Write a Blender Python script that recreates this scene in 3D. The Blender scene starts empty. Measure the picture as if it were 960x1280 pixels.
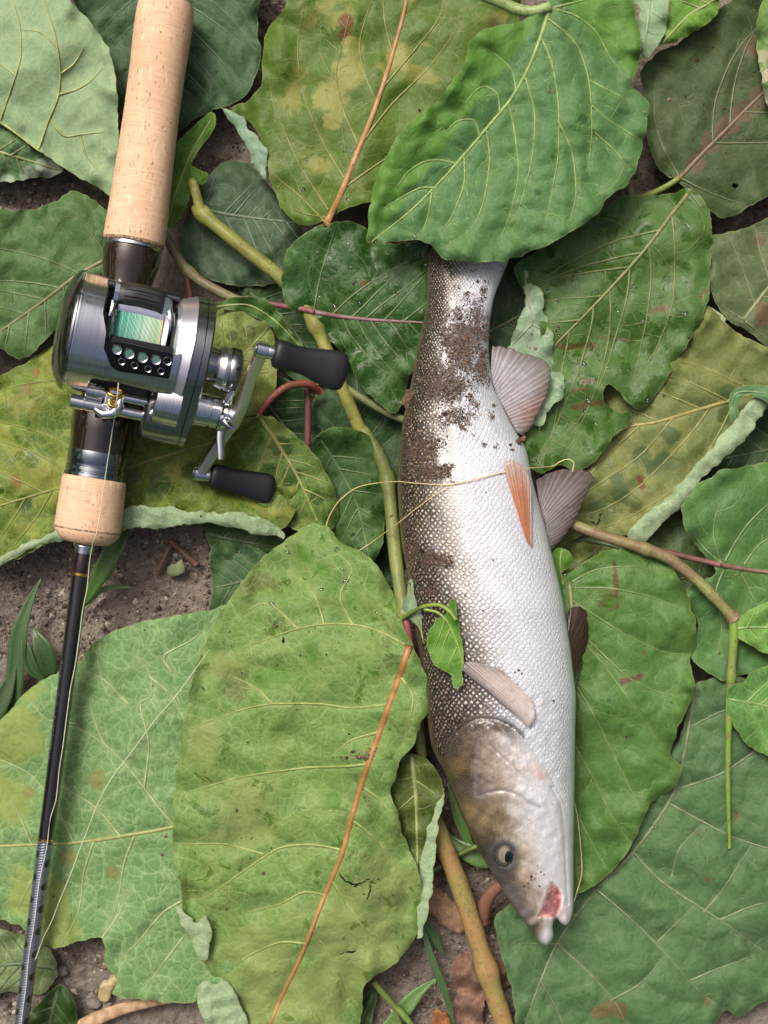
import bpy, math, random
import numpy as np
from mathutils import Vector, Matrix
from mathutils.kdtree import KDTree
from mathutils.geometry import delaunay_2d_cdt

# ------------------------------------------------------------------ camera, sky, sun
S = 0.0004            # metres in one design unit (one photo pixel on the ground)
H = 1700.0            # camera height in design units
scn = bpy.context.scene
cam_d = bpy.data.cameras.new("camera")
cam = bpy.data.objects.new("camera", cam_d)
scn.collection.objects.link(cam)
cam.location = (0, 0, H * S)
cam_d.sensor_fit = 'VERTICAL'
cam_d.angle = 2 * math.atan(640.0 / H)
cam_d.clip_start = 0.01
cam_d.clip_end = 500
scn.camera = cam

SUN_EL, SUN_AZ = math.radians(56), math.radians(-30)     # azimuth from +Y (top of picture) towards +X
world = bpy.data.worlds.new("World")
scn.world = world
world.use_nodes = True
wn = world.node_tree
sky = wn.nodes.new("ShaderNodeTexSky")
sky.sky_type = 'NISHITA'
sky.sun_disc = False
sky.sun_elevation = SUN_EL
sky.sun_rotation = SUN_AZ
sky.air_density = 0.6
sky.dust_density = 10.0
sky.ozone_density = 0.2
wn.links.new(sky.outputs[0], wn.nodes["Background"].inputs[0])
wn.nodes["Background"].inputs[1].default_value = 0.105
sl = bpy.data.lights.new("sun", 'SUN')
sl.energy = 1.5
sl.angle = math.radians(18)
sl.color = (1.0, 0.985, 0.955)
sun = bpy.data.objects.new("sun", sl)
scn.collection.objects.link(sun)
d = Vector((math.sin(SUN_AZ) * math.cos(SUN_EL), math.cos(SUN_AZ) * math.cos(SUN_EL), math.sin(SUN_EL)))
sun.rotation_euler = d.to_track_quat('Z', 'Y').to_euler()
sun.location = d * 3
vs = scn.view_settings
vs.view_transform = 'Standard'
vs.look = 'None'
vs.gamma = 1
vs.exposure = 0.68

# ------------------------------------------------------------------ helpers
rng = np.random.default_rng(7)
random.seed(7)


def lin(c):
    c = np.asarray(c, float) / 255.0
    return np.where(c <= 0.04045, c / 12.92, ((c + 0.055) / 1.055) ** 2.4)


def L4(c, k=1.0):
    r = lin(c) * k
    return (float(r[0]), float(r[1]), float(r[2]), 1.0)


def Wp(x, y, z):
    """the place at height z that stands under photo position x, y (numpy friendly) -> metres"""
    x = np.asarray(x, float); y = np.asarray(y, float); z = np.asarray(z, float)
    k = (H - z) / H
    return np.stack(np.broadcast_arrays((x - 480) * k * S, (640 - y) * k * S, z * S), -1)


def empty(name, loc, label=None, cat=None, group=None):
    o = bpy.data.objects.new(name, None)
    scn.collection.objects.link(o)
    o.location = loc
    o.empty_display_size = 0.01
    if label: o["label"] = label
    if cat: o["category"] = cat
    if group: o["group"] = group
    return o


def mesh_obj(name, V, F, mat, parent=None, smooth=True, origin=None, local=False):
    """V in world metres unless local; placed relative to the parent's origin"""
    V = np.asarray(V, float)
    me = bpy.data.meshes.new(name)
    if parent is not None and not local:
        V = V - np.array(parent.location)
    o = bpy.data.objects.new(name, me)
    if origin is not None and parent is None:
        V = V - np.asarray(origin); o.location = origin
    me.from_pydata(V.tolist(), [], [tuple(int(i) for i in f) for f in F])
    if smooth:
        me.polygons.foreach_set("use_smooth", [True] * len(me.polygons))
    if mat is not None:
        for m in (mat if isinstance(mat, (list, tuple)) else [mat]):
            me.materials.append(m)
    me.update()
    scn.collection.objects.link(o)
    if parent is not None: o.parent = parent
    return o


def tag(o, label=None, cat=None, group=None, kind=None):
    if label: o["label"] = label
    if cat: o["category"] = cat
    if group: o["group"] = group
    if kind: o["kind"] = kind
    return o


def vattr(o, name, arr):
    a = o.data.attributes.new(name, 'FLOAT', 'POINT')
    a.data.foreach_set("value", np.asarray(arr, np.float32))


def cattr(o, name, arr):
    a = o.data.attributes.new(name, 'FLOAT_COLOR', 'POINT')
    arr = np.asarray(arr, np.float32)
    if arr.shape[1] == 3: arr = np.concatenate([arr, np.ones((len(arr), 1), np.float32)], 1)
    a.data.foreach_set("color", arr.ravel())


def uvset(o, uv):
    me = o.data
    l = me.uv_layers.new(name="UVMap")
    idx = np.zeros(len(me.loops), np.int32)
    me.loops.foreach_get("vertex_index", idx)
    l.data.foreach_set("uv", np.asarray(uv, np.float32)[idx].ravel())


def catmull(P, closed, per=10):
    P = np.asarray(P, float)
    n = len(P)
    out = []
    rngk = n if closed else n - 1
    for i in range(rngk):
        if closed:
            p0, p1, p2, p3 = P[(i - 1) % n], P[i], P[(i + 1) % n], P[(i + 2) % n]
        else:
            p0, p1, p2, p3 = P[max(i - 1, 0)], P[i], P[i + 1], P[min(i + 2, n - 1)]
        t = np.linspace(0, 1, per, endpoint=False)[:, None]
        # softened tension keeps traced corners
        out.append(p1 + 0.42 * (p2 - p0) * t + (3 * (p2 - p1) - 0.42 * (2 * (p2 - p0) + (p3 - p1))) * t ** 2
                   + (2 * (p1 - p2) + 0.42 * ((p2 - p0) + (p3 - p1))) * t ** 3)
    if not closed: out.append(P[-1][None])
    return np.concatenate(out)


def resample(P, step, closed):
    P = np.asarray(P, float)
    Q = np.concatenate([P, P[:1]]) if closed else P
    seg = np.sqrt(((Q[1:, :2] - Q[:-1, :2]) ** 2).sum(1))
    s = np.concatenate([[0], np.cumsum(seg)])
    n = max(2 if not closed else 6, int(round(s[-1] / step)) + (0 if closed else 1))
    t = np.linspace(0, s[-1], n, endpoint=not closed)
    return np.stack([np.interp(t, s, Q[:, k]) for k in range(Q.shape[1])], 1)


def inside(P, poly):
    x, y = P[:, 0], P[:, 1]
    c = np.zeros(len(P), bool)
    n = len(poly)
    j = n - 1
    for i in range(n):
        xi, yi = poly[i]; xj, yj = poly[j]
        if yi != yj:
            m = ((yi > y) != (yj > y)) & (x < (xj - xi) * (y - yi) / (yj - yi) + xi)
            c ^= m
        j = i
    return c


def dist_poly(P, poly, closed=False):
    """distance, arc position and signed side from a polyline"""
    Q = np.concatenate([poly, poly[:1]]) if closed else np.asarray(poly, float)
    A, B = Q[:-1], Q[1:]
    D = B - A
    ll = np.maximum((D ** 2).sum(1), 1e-9)
    seglen = np.sqrt(ll)
    cum = np.concatenate([[0], np.cumsum(seglen)])[:-1]
    best = np.full(len(P), 1e9); arc = np.zeros(len(P)); side = np.zeros(len(P))
    for i in range(len(A)):
        d0 = P - A[i]
        t = np.clip((d0 @ D[i]) / ll[i], 0, 1)
        q = d0 - t[:, None] * D[i]
        dd = (q ** 2).sum(1)
        m = dd < best
        best[m] = dd[m]; arc[m] = cum[i] + t[m] * seglen[i]
        side[m] = np.sign(D[i][0] * d0[m, 1] - D[i][1] * d0[m, 0])
    return np.sqrt(best), arc, side


class Noise:
    """smooth noise: a sum of random sines"""
    def __init__(s, seed, wl, n=9):
        r = np.random.default_rng(seed)
        a = r.uniform(0, 2 * np.pi, n)
        f = 2 * np.pi / (wl * r.uniform(0.6, 1.7, n))
        s.k = np.stack([np.cos(a) * f, np.sin(a) * f]); s.p = r.uniform(0, 6.28, n); s.n = n
    def __call__(s, x, y):
        return np.sin(np.outer(np.ravel(x), s.k[0]) + np.outer(np.ravel(y), s.k[1]) + s.p).sum(1) / math.sqrt(s.n / 2) / 1.6


def tps(ctrl):
    """height through control points (thin plate)"""
    C = np.asarray(ctrl, float)
    n = len(C)
    xy = C[:, :2] / 200.0
    def U(r2): return np.where(r2 > 1e-12, r2 * np.log(r2 + 1e-12), 0)
    K = U(((xy[:, None] - xy[None]) ** 2).sum(2)) + np.eye(n) * 0.02
    Pm = np.concatenate([np.ones((n, 1)), xy], 1)
    A = np.zeros((n + 3, n + 3)); A[:n, :n] = K; A[:n, n:] = Pm; A[n:, :n] = Pm.T
    sol = np.linalg.lstsq(A, np.concatenate([C[:, 2], np.zeros(3)]), rcond=None)[0]
    def f(x, y):
        q = np.stack([np.ravel(x), np.ravel(y)], 1) / 200.0
        return U(((q[:, None] - xy[None]) ** 2).sum(2)) @ sol[:n] + sol[n] + q @ sol[n + 1:]
    return f


def triangulate(out, step, extra=None):
    """points and triangles filling an outline"""
    lo, hi = out.min(0), out.max(0)
    gx = np.arange(lo[0], hi[0], step); gy = np.arange(lo[1], hi[1], step * 0.87)
    G = np.stack(np.meshgrid(gx, gy), -1)
    G[1::2, :, 0] += step / 2
    G = G.reshape(-1, 2)
    r = np.random.default_rng(int(abs(lo.sum() * 10)) % 99991)
    G = G + r.uniform(-.14, .14, G.shape) * step
    G = G[inside(G, out)]
    d, _, _ = dist_poly(G, out, True)
    G = G[d > step * 0.55]
    if extra is not None and len(extra):
        de, _, _ = dist_poly(extra, out, True)
        extra = extra[(de > step * .3) & inside(extra, out)]
        seen = {}; keep = []
        for i, p in enumerate(extra):
            key = (int(p[0] / (step * .28)), int(p[1] / (step * .28)))
            if key not in seen: seen[key] = 1; keep.append(i)
        extra = extra[keep]
        # drop fill points that crowd the given ones
        cells = {}
        for p in extra: cells.setdefault((int(p[0] // step), int(p[1] // step)), []).append(p)
        ok = np.ones(len(G), bool)
        for i, g in enumerate(G):
            cx, cy = int(g[0] // step), int(g[1] // step)
            for ax in (cx - 1, cx, cx + 1):
                for ay in (cy - 1, cy, cy + 1):
                    for p in cells.get((ax, ay), ()):
                        if (p[0] - g[0]) ** 2 + (p[1] - g[1]) ** 2 < (step * .55) ** 2: ok[i] = False
        G = np.concatenate([G[ok], extra])
    pts = np.concatenate([out, G])
    res = delaunay_2d_cdt([Vector(p) for p in pts.tolist()], [], [list(range(len(out)))], 1, 1e-4)
    V = np.array([(v.x, v.y) for v in res[0]])
    F = []
    for f in res[2]:
        if len(f) != 3: continue
        a, b, c = V[f[0]], V[f[1]], V[f[2]]
        cr = (b[0] - a[0]) * (c[1] - a[1]) - (b[1] - a[1]) * (c[0] - a[0])
        if abs(cr) < 1e-6: continue
        F.append(tuple(f) if cr < 0 else (f[0], f[2], f[1]))    # photo y runs down: this faces up
    return V, F


def sweep(P, R, n=8, flat=1.0, cap=True, twist=0.0):
    """tube along P (world metres); R radii; flat squashes it across the up direction"""
    P = np.asarray(P, float); N = len(P)
    R = np.broadcast_to(np.asarray(R, float), (N,))
    T = np.gradient(P, axis=0)
    T /= np.maximum(np.linalg.norm(T, axis=1, keepdims=True), 1e-12)
    up = np.array([0, 0, 1.0])
    V = []; F = []
    prev = None
    for i in range(N):
        t = T[i]
        s = np.cross(t, up)
        if np.linalg.norm(s) < 0.15:
            s = prev if prev is not None else np.array([1.0, 0, 0])
            s = s - t * (s @ t)
        s = s / np.linalg.norm(s)
        if prev is not None and s @ prev < 0: s = -s
        prev = s
        u = np.cross(s, t)
        ang = np.arange(n) * 2 * np.pi / n + twist
        V.append(P[i] + R[i] * (np.cos(ang)[:, None] * s + flat * np.sin(ang)[:, None] * u))
    V = np.concatenate(V)
    for i in range(N - 1):
        for j in range(n):
            a = i * n + j; b = i * n + (j + 1) % n
            F.append((a, b, b + n, a + n))
    if cap:
        F.append(tuple(range(n))); F.append(tuple(range((N - 1) * n, N * n))[::-1])
    # outward facing
    c = V[:n].mean(0)
    f = F[0]
    nn = np.cross(V[f[1]] - V[f[0]], V[f[2]] - V[f[0]])
    if nn @ (V[f[0]] - c) < 0: F = [q[::-1] for q in F]
    return V, F


# ------------------------------------------------------------------ node helper
class Mat:
    def __init__(s, name):
        s.m = bpy.data.materials.new(name); s.m.use_nodes = True
        s.t = s.m.node_tree; s.b = s.t.nodes["Principled BSDF"]
        s.out = s.t.nodes["Material Output"]
    def n(s, typ, **kw):
        nd = s.t.nodes.new("ShaderNode" + typ)
        for k, v in kw.items(): setattr(nd, k, v)
        return nd
    def put(s, sock, v):
        if isinstance(v, bpy.types.NodeSocket): s.t.links.new(v, sock)
        elif v is not None: sock.default_value = v
    def math(s, op, a, b=None, c=None, clamp=False):
        nd = s.n("Math", operation=op, use_clamp=clamp)
        for i, v in enumerate((a, b, c)): s.put(nd.inputs[i], v)
        return nd.outputs[0]
    def mix(s, f, a, b, mode='MIX'):
        nd = s.n("Mix", data_type='RGBA', blend_type=mode)
        s.put(nd.inputs[0], f); s.put(nd.inputs[6], a); s.put(nd.inputs[7], b)
        return nd.outputs[2]
    def ramp(s, f, lo, hi, a=0.0, b=1.0, smooth=True):
        nd = s.n("MapRange", interpolation_type='SMOOTHSTEP' if smooth else 'LINEAR')
        s.put(nd.inputs[0], f)
        for i, v in enumerate((lo, hi, a, b)): s.put(nd.inputs[i + 1], v)
        return nd.outputs[0]
    def noise(s, vec, scale, detail=3, rough=.55, dist=0.0):
        nd = s.n("TexNoise")
        s.put(nd.inputs["Vector"], vec); s.put(nd.inputs["Scale"], scale)
        nd.inputs["Detail"].default_value = detail; nd.inputs["Roughness"].default_value = rough
        nd.inputs["Distortion"].default_value = dist
        return nd.outputs[0], nd.outputs[1]
    def voro(s, vec, scale, feature='F1', rnd=1.0):
        nd = s.n("TexVoronoi", feature=feature)
        s.put(nd.inputs["Vector"], vec); nd.inputs["Scale"].default_value = scale
        nd.inputs["Randomness"].default_value = rnd
        return nd.outputs[0]
    def attr(s, name, out="Fac"):
        nd = s.n("Attribute", attribute_name=name)
        return nd.outputs[out]
    def bump(s, h, dist, strength=1.0, prev=None):
        nd = s.n("Bump")
        s.put(nd.inputs["Height"], h); nd.inputs["Distance"].default_value = dist
        nd.inputs["Strength"].default_value = strength
        if prev is not None: s.put(nd.inputs["Normal"], prev)
        return nd.outputs[0]
    def uv(s): return s.n("TexCoord").outputs["UV"]
    def obj(s): return s.n("TexCoord").outputs["Object"]
    def vscale(s, v, sc):
        nd = s.n("VectorMath", operation='MULTIPLY'); s.put(nd.inputs[0], v); nd.inputs[1].default_value = sc
        return nd.outputs[0]
    def vadd(s, v, w):
        nd = s.n("VectorMath", operation='ADD'); s.put(nd.inputs[0], v); s.put(nd.inputs[1], w)
        return nd.outputs[0]
    def set(s, **kw):
        names = dict(color="Base Color", rough="Roughness", metal="Metallic", spec="Specular IOR Level", normal="Normal",
                     coat="Coat Weight", coatrough="Coat Roughness", trans="Transmission Weight", aniso="Anisotropic", ior="IOR")
        for k, v in kw.items(): s.put(s.b.inputs[names[k]], v)
        return s


AK = 0.68     # photo colour -> albedo


def desat(c, f=0.0):
    c = np.asarray(c, float); l = c @ np.array([.3, .59, .11])
    return tuple(np.clip(c * (1 - f) + l * f, 4, 250))


def leaf_mat(base, alt=None, patch=None, patch_amt=0.0, patch_scale=1.3, net=0.35, netcol=None, wet=0.0, spotA=None, spotB=None,
             rough=0.5, transl=0.16, under=False, k=1.0, netscale=3.2, bump=1.0, veinhalo=0.25, netw=.038, spot_soft=.3, spot_k=.8):
    M = Mat("leaf_under" if under else "leaf_upper")
    base = desat(base); alt = desat(alt) if alt else None; netcol = desat(netcol) if netcol else None; patch = desat(patch) if patch else None
    alt = alt or tuple(np.array(base) * np.array([1.08, 1.04, 0.9]))
    uv = M.uv()
    n1, nc = M.noise(uv, 1.6, 4, .6)
    col = M.mix(M.ramp(n1, .36, .66), L4(base, AK * k), L4(alt, AK * k))
    n2, _ = M.noise(uv, 9, 5, .65)
    col = M.mix(M.ramp(n2, .3, .75, 0, .5), col, M.mix(1.0, col, (.72, .78, .66, 1), 'MULTIPLY'))
    if patch is not None:
        n3, _ = M.noise(M.vadd(uv, (7.3, 2.1, 0)), patch_scale, 5, .6, .6)
        th = 0.72 - 0.42 * patch_amt
        col = M.mix(M.ramp(n3, th - .04, th + .04, 0, .85), col, L4(patch, AK * k))
    n4, _ = M.noise(uv, 34, 3, .6)
    col = M.mix(M.ramp(n4, .3, .7, 0, .32), col, M.mix(1.0, col, (.70, .74, .62, 1), 'MULTIPLY'))
    # fine vein network in two orders
    warp = M.vadd(uv, M.vscale(nc, (.34, .34, 0)))
    e1 = M.voro(M.vscale(warp, (1.0, 1.5, 1)), netscale, 'DISTANCE_TO_EDGE', .85)
    warp2 = M.vadd(uv, M.vscale(M.noise(uv, 5, 3, .6)[1], (.12, .12, 0)))
    e2 = M.voro(warp2, netscale * 3.0, 'DISTANCE_TO_EDGE', 1.0)
    fade, _ = M.noise(M.vadd(uv, (4.4, 9.1, 0)), 2.2, 3, .6)
    l1 = M.math('MULTIPLY', M.ramp(e1, 0.002, netw, 1, 0), M.ramp(fade, .3, .65, .2, .7)); l2 = M.ramp(e2, 0.0, 0.075, 1, 0)
    nv = M.math('ADD', l1, M.math('MULTIPLY', l2, .55), clamp=True)
    netcol = netcol or tuple(np.minimum(np.array(base) * 1.34 + 22, 235))
    col = M.mix(M.math('MULTIPLY', nv, min(net * 1.5, .85)), col, L4(netcol, AK * k))
    # paler tissue along the main veins
    vd = M.attr("vein_dist")
    col = M.mix(M.ramp(vd, 0, 9, veinhalo, 0), col, L4(netcol, AK * k))
    nq, _ = M.noise(uv, 6, 6, .75)
    for nm, c in (("spot_a", spotA), ("spot_b", spotB)):
        if c is None: continue
        at = M.attr(nm)
        g = M.math('ADD', at, M.math('MULTIPLY', M.math('ADD', M.math('MULTIPLY', M.math('SUBTRACT', nq, .5), 1.1), M.math('MULTIPLY', M.math('SUBTRACT', n1, .5), 1.3)), M.ramp(at, .02, .3)))
        f = M.ramp(g, .30, .30 + spot_soft)
        col = M.mix(M.math('MULTIPLY', f, spot_k), col, L4(c, AK * k))
    # worn margin and specks
    ed = M.attr("edge_dist")
    col = M.mix(M.ramp(M.math('ADD', ed, M.math('MULTIPLY', nq, 3.0)), 1.2, 3.4, .45, 0), col, L4((168, 172, 110), AK))
    sp = M.voro(M.vadd(uv, (3.1, 8.8, 0)), 4.2, 'F1', 1.0)
    gate, _ = M.noise(uv, 1.1, 2)
    f = M.math('MULTIPLY', M.ramp(sp, .03, .06, 1, 0), M.ramp(gate, .5, .6, 0, .8))
    col = M.mix(f, col, L4((66, 52, 34)))
    r = M.ramp(n2, .3, .7, rough - .04, rough + .12)
    sunken = M.ramp(e1, 0.0, 0.30, 0, 1); s2 = M.ramp(e2, 0, .3, 0, 1)
    hgt = M.math('ADD', M.math('MULTIPLY', sunken, -0.4 if under else .5), M.math('MULTIPLY', s2, -.35 if under else .5))
    hgt = M.math('ADD', hgt, M.math('MULTIPLY', n2, .5))
    if wet > 0:
        w1, _ = M.noise(M.vadd(uv, (1.7, 5.5, 0)), 3.0, 4, .6, .6)
        th = 0.70 - 0.3 * wet
        wf = M.ramp(w1, th, th + .035)
        col = M.mix(wf, col, M.mix(1.0, col, (.56, .66, .42, 1), 'MULTIPLY'))
        r = M.ramp(wf, 0, 1, r, .10, smooth=False)
    nor = M.bump(hgt, 0.00030 * bump, .7)
    fine, _ = M.noise(uv, 75, 4, .7)
    nor = M.bump(fine, 0.00019 * bump, .7, nor)
    M.set(color=col, rough=r, normal=nor, spec=.24)
    tr = M.n("BsdfTranslucent"); M.put(tr.inputs[0], M.mix(1.0, col, (.92, 1.0, .55, 1), 'MULTIPLY')); M.put(tr.inputs[1], nor)
    ms = M.n("MixShader"); ms.inputs[0].default_value = transl
    M.t.links.new(M.b.outputs[0], ms.inputs[1]); M.t.links.new(tr.outputs[0], ms.inputs[2])
    M.t.links.new(ms.outputs[0], M.out.inputs[0])
    return M.m


def plain_mat(name, col, rough=.5, metal=0.0, noise=0.0, scale=400, bump=0.0, spec=.5, coat=0.0, alt=None):
    M = Mat(name)
    c = L4(col)
    if noise or alt is not None:
        n, _ = M.noise(M.obj(), scale, 4, .6)
        c = M.mix(M.ramp(n, .3, .7), L4(col), L4(alt if alt is not None else tuple(np.array(col) * (1 - noise))))
        if bump: M.set(normal=M.bump(n, bump))
    M.set(color=c, rough=rough, metal=metal, spec=spec, coat=coat)
    return M.m


VEINM = {}


def vein_mat(c):
    c = tuple(int(v) for v in c)
    if c not in VEINM:
        M = Mat("vein")
        n, _ = M.noise(M.obj(), 260, 3, .6)
        M.set(color=M.mix(M.ramp(n, .3, .7), L4(c, AK), L4(tuple(np.array(c) * .84), AK)), rough=.5)
        VEINM[c] = M.m
    return VEINM[c]


UNDER = leaf_mat((158, 184, 142), (172, 194, 152), net=.45, netcol=(200, 214, 184), under=True, rough=.62, transl=.1, bump=.8, patch=(134, 160, 116), patch_amt=.25, patch_scale=3.0, netscale=5.0)


# ------------------------------------------------------------------ leaves
LEAF_GROUP = "cut knotweed leaves spread over the ground"


def leaf(label, outline, mid, zc, mat, under=None, veins=(165, 178, 110), midcol=None, midr=3.4, midend=1.0, lat=None,
         nlat=8, ang=58, curve=.5, vr=1.5, fold=0.0, wave=5.5, wl=105, edge=6.0, quilt=4.6, step=4.4, rag=.9, seed=None,
         spots_a=(), spots_b=(), petiole=None, petr=5.0, petcol=None, curls=(), name="knotweed_leaf", cat="leaf", basal=True, raised=.45, crumple=2.4, ladder=26, tears=()):
    seed = seed if seed is not None else (sum(int(p[0]) * 3 + int(p[1]) for p in outline) % 9973)
    out = resample(catmull(outline, True), 4.0, True)
    # little irregularities of the margin
    cen = np.roll(out, -1, 0) - np.roll(out, 1, 0)
    nrm = np.stack([cen[:, 1], -cen[:, 0]], 1); nrm /= np.maximum(np.linalg.norm(nrm, axis=1, keepdims=True), 1e-9)
    out = out + nrm * (Noise(seed, 16)(out[:, 0], out[:, 1]) * rag + Noise(seed + 1, 7)(out[:, 0], out[:, 1]) * rag * .45)[:, None]
    mid = resample(catmull(mid, False), 6.0, False)
    base = tps(zc)
    nw, ne = Noise(seed + 2, wl), Noise(seed + 3, 38)
    nc1, nc2 = Noise(seed + 5, 130, 16), Noise(seed + 6, 56, 16)
    # lateral veins
    L = []
    if lat is not None:
        for p in lat: L.append(resample(catmull(p, False), 6.0, False))
    elif nlat:
        T = np.gradient(mid, axis=0); T /= np.linalg.norm(T, axis=1, keepdims=True)
        rr = np.random.default_rng(seed)
        M_ = len(mid)
        for k in range(nlat):
            for sd in (-1, 1):
                f = (0.01 if k == 0 else 0.03 + 0.86 * ((k + rr.uniform(-.18, .18) + (.3 if sd > 0 else 0)) / nlat))
                i = int(np.clip(f * (M_ - 1), 0, M_ - 2))
                a0 = math.radians(ang + (28 if (k == 0 and basal) else 0) - 14 * k / nlat + rr.uniform(-5, 5)) * sd
                p = mid[i].copy(); pts = [p.copy()]
                a = a0; tot = 0
                while tot < 700:
                    t = T[min(i + int(tot / 14), M_ - 1)]
                    dvec = np.array([t[0] * math.cos(a) - t[1] * math.sin(a), t[0] * math.sin(a) + t[1] * math.cos(a)])
                    p = p + dvec * 6
                    a -= sd * math.radians(curve * 1.2) * (1 + tot / 110) + math.radians(rr.normal(0, 1.6))
                    tot += 6
                    if not inside(p[None], out)[0]: break
                    pts.append(p.copy())
                if len(pts) > 5: L.append(np.array(pts[:max(4, int(len(pts) * .95))]))
    allv = [mid] + L
    # small cross veins, stepping from one side vein towards the next
    span = float(np.sqrt(((mid[-1] - mid[0]) ** 2).sum()))
    ladders = []
    if ladder and len(L) and span > 100:
        rr = np.random.default_rng(seed + 9)
        own = []; pos = []; hd = []
        for k, p in enumerate(allv):
            T = np.gradient(p, axis=0); T /= np.maximum(np.linalg.norm(T, axis=1, keepdims=True), 1e-9)
            sgap = rr.uniform(3, 12)
            while sgap < len(p) * 6 - 8:
                i = int(sgap / 6)
                sd = 1 if rr.random() < .5 else -1
                aa = sd * math.radians(rr.uniform(48, 84))
                t = T[i]
                pos.append(p[i]); own.append(k); hd.append(math.atan2(t[1], t[0]) + aa)
                sgap += rr.uniform(.55, 1.3) * ladder
        pos = np.array(pos); hd = np.array(hd); own = np.array(own)
        pts = np.concatenate([resample(p, 2.5, False) for p in allv]); ids = np.concatenate([np.full(len(resample(p, 2.5, False)), k) for k, p in enumerate(allv)])
        kd = KDTree(len(pts))
        for i, p in enumerate(pts): kd.insert((p[0], p[1], 0), i)
        kd.balance()
        tracks = [[p] for p in pos]
        live = np.ones(len(pos), bool); cur = pos.copy()
        drift = rr.normal(0, .05, len(pos))
        for stp in range(22):
            hd = hd + drift + rr.normal(0, .20, len(pos))
            cur = cur + np.stack([np.cos(hd), np.sin(hd)], 1) * 4.0
            live &= inside(cur, out)
            for i in np.where(live)[0]:
                tracks[i].append(cur[i].copy())
                co, j, dd = kd.find((cur[i][0], cur[i][1], 0))
                if dd < 3.0 and ids[j] != own[i]:
                    tracks[i][-1] = np.array([co[0], co[1]]); live[i] = False
                elif rr.random() < .05: live[i] = False
        ladders = [np.array(t) for t in tracks if len(t) > 2]
    fine = [(resample(p, 2.2, False)) for p in allv] + [resample(p, 2.2, False) for p in ladders]
    cnt = [len(p) for p in fine]
    big = np.repeat([0] * len(allv) + [1] * len(ladders), cnt)
    fp = np.concatenate(fine)
    kdm = KDTree(int((big == 0).sum())); kda = KDTree(len(fp))
    for i, p in enumerate(fp):
        kda.insert((p[0], p[1], 0), i)
        if big[i] == 0: kdm.insert((p[0], p[1], 0), i)
    kdm.balance(); kda.balance()

    def fields(x, y):
        Q = np.stack([np.ravel(x), np.ravel(y)], 1).astype(float)
        vd = np.array([kdm.find((p[0], p[1], 0))[2] for p in Q])
        va = np.array([kda.find((p[0], p[1], 0))[2] for p in Q])
        dm, arc, side = dist_poly(Q, mid)
        ed = dist_poly(Q, out, True)[0]
        return Q, vd, va, dm, ed

    def zf(x, y, full=False):
        Q, vd, va, dm, ed = fields(x, y)
        z = base(Q[:, 0], Q[:, 1]) + nw(Q[:, 0], Q[:, 1]) * wave + fold * dm
        z = z + ne(Q[:, 0], Q[:, 1]) * edge * np.exp(-ed / 22.0)
        z = z + quilt * .55 * (1 - np.exp(-vd / 10.0)) * np.clip(ed / 6, .25, 1) + quilt * .42 * (1 - np.exp(-va / 5.0)) * np.clip(ed / 5, .3, 1)
        if crumple: z = z + crumple * (1 - 2 * np.abs(nc1(Q[:, 0], Q[:, 1]))) * .6 + crumple * .45 * (1 - 2 * np.abs(nc2(Q[:, 0], Q[:, 1])))
        return (z, Q, vd, ed) if full else z

    ex = [resample(p, step * .75, False) for p in allv]
    tl = []
    for tw_, tp_ in tears:
        q = resample(np.array(tp_, float), 2.5, False)
        q = q + np.random.default_rng(seed + 3).normal(0, .7, q.shape)
        tl.append((tw_, q))
        t_ = np.gradient(q, axis=0); t_ /= np.maximum(np.linalg.norm(t_, axis=1, keepdims=True), 1e-9)
        n_ = np.stack([-t_[:, 1], t_[:, 0]], 1)
        ww = tw_ * np.sqrt(np.clip(np.sin(np.linspace(.05, math.pi - .05, len(q))), 0, 1))[:, None]
        ex = [e_[dist_poly(e_, q)[0] > tw_ + 1.2] for e_ in ex] + [q + n_ * ww, q - n_ * ww]
    V2, F = triangulate(out, step, np.concatenate(ex))
    for tw_, q in tl:
        cen_ = V2[np.array(F)].mean(1); dq, aq, _ = dist_poly(cen_, q); tot_ = np.sqrt(((q[1:] - q[:-1]) ** 2).sum(1)).sum()
        kill = dq < tw_ * .8 * np.sqrt(np.clip(np.sin(aq / tot_ * math.pi), 0, 1))
        F = [f for f, k_ in zip(F, kill) if not k_]
    z, Q, vd, ed = zf(V2[:, 0], V2[:, 1], True)
    root = empty(name, tuple(Wp(mid[0][0], mid[0][1], zf(mid[:1, 0], mid[:1, 1])[0])), label, cat, LEAF_GROUP)
    b = mesh_obj("blade", Wp(V2[:, 0], V2[:, 1], z), F, [mat, under or UNDER], root)
    vattr(b, "vein_dist", vd); vattr(b, "edge_dist", ed)
    for nm, sp in (("spot_a", spots_a), ("spot_b", spots_b)):
        if callable(sp):
            vattr(b, nm, sp(V2[:, 0], V2[:, 1], dist_poly(V2, mid)))
        elif len(sp):
            v = np.zeros(len(V2))
            for s in sp:
                x, y, r = s[:3]
                v = np.maximum(v, np.exp(-((V2[:, 0] - x) ** 2 + (V2[:, 1] - y) ** 2) / (r * r)))
            vattr(b, nm, v)
    th = math.atan2(mid[-1][0] - mid[0][0], mid[-1][1] - mid[0][1])
    c, s_ = math.cos(th), math.sin(th)
    uvset(b, np.stack([(V2[:, 0] * c - V2[:, 1] * s_) * .01 + seed * .37 % 50, (V2[:, 0] * s_ + V2[:, 1] * c) * .01 + seed * .73 % 50], 1))
    so = b.modifiers.new("thickness", 'SOLIDIFY'); so.thickness = 0.45 * S; so.offset = -1; so.material_offset = 1; so.material_offset_rim = 1
    es = b.modifiers.new('crisp_edge', 'EDGE_SPLIT'); es.split_angle = math.radians(62)
    mc = vein_mat(midcol or veins); vc = vein_mat(veins)
    zz = zf(mid[:, 0], mid[:, 1]) + raised
    R = np.linspace(midr, midend, len(mid)) * S
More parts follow.
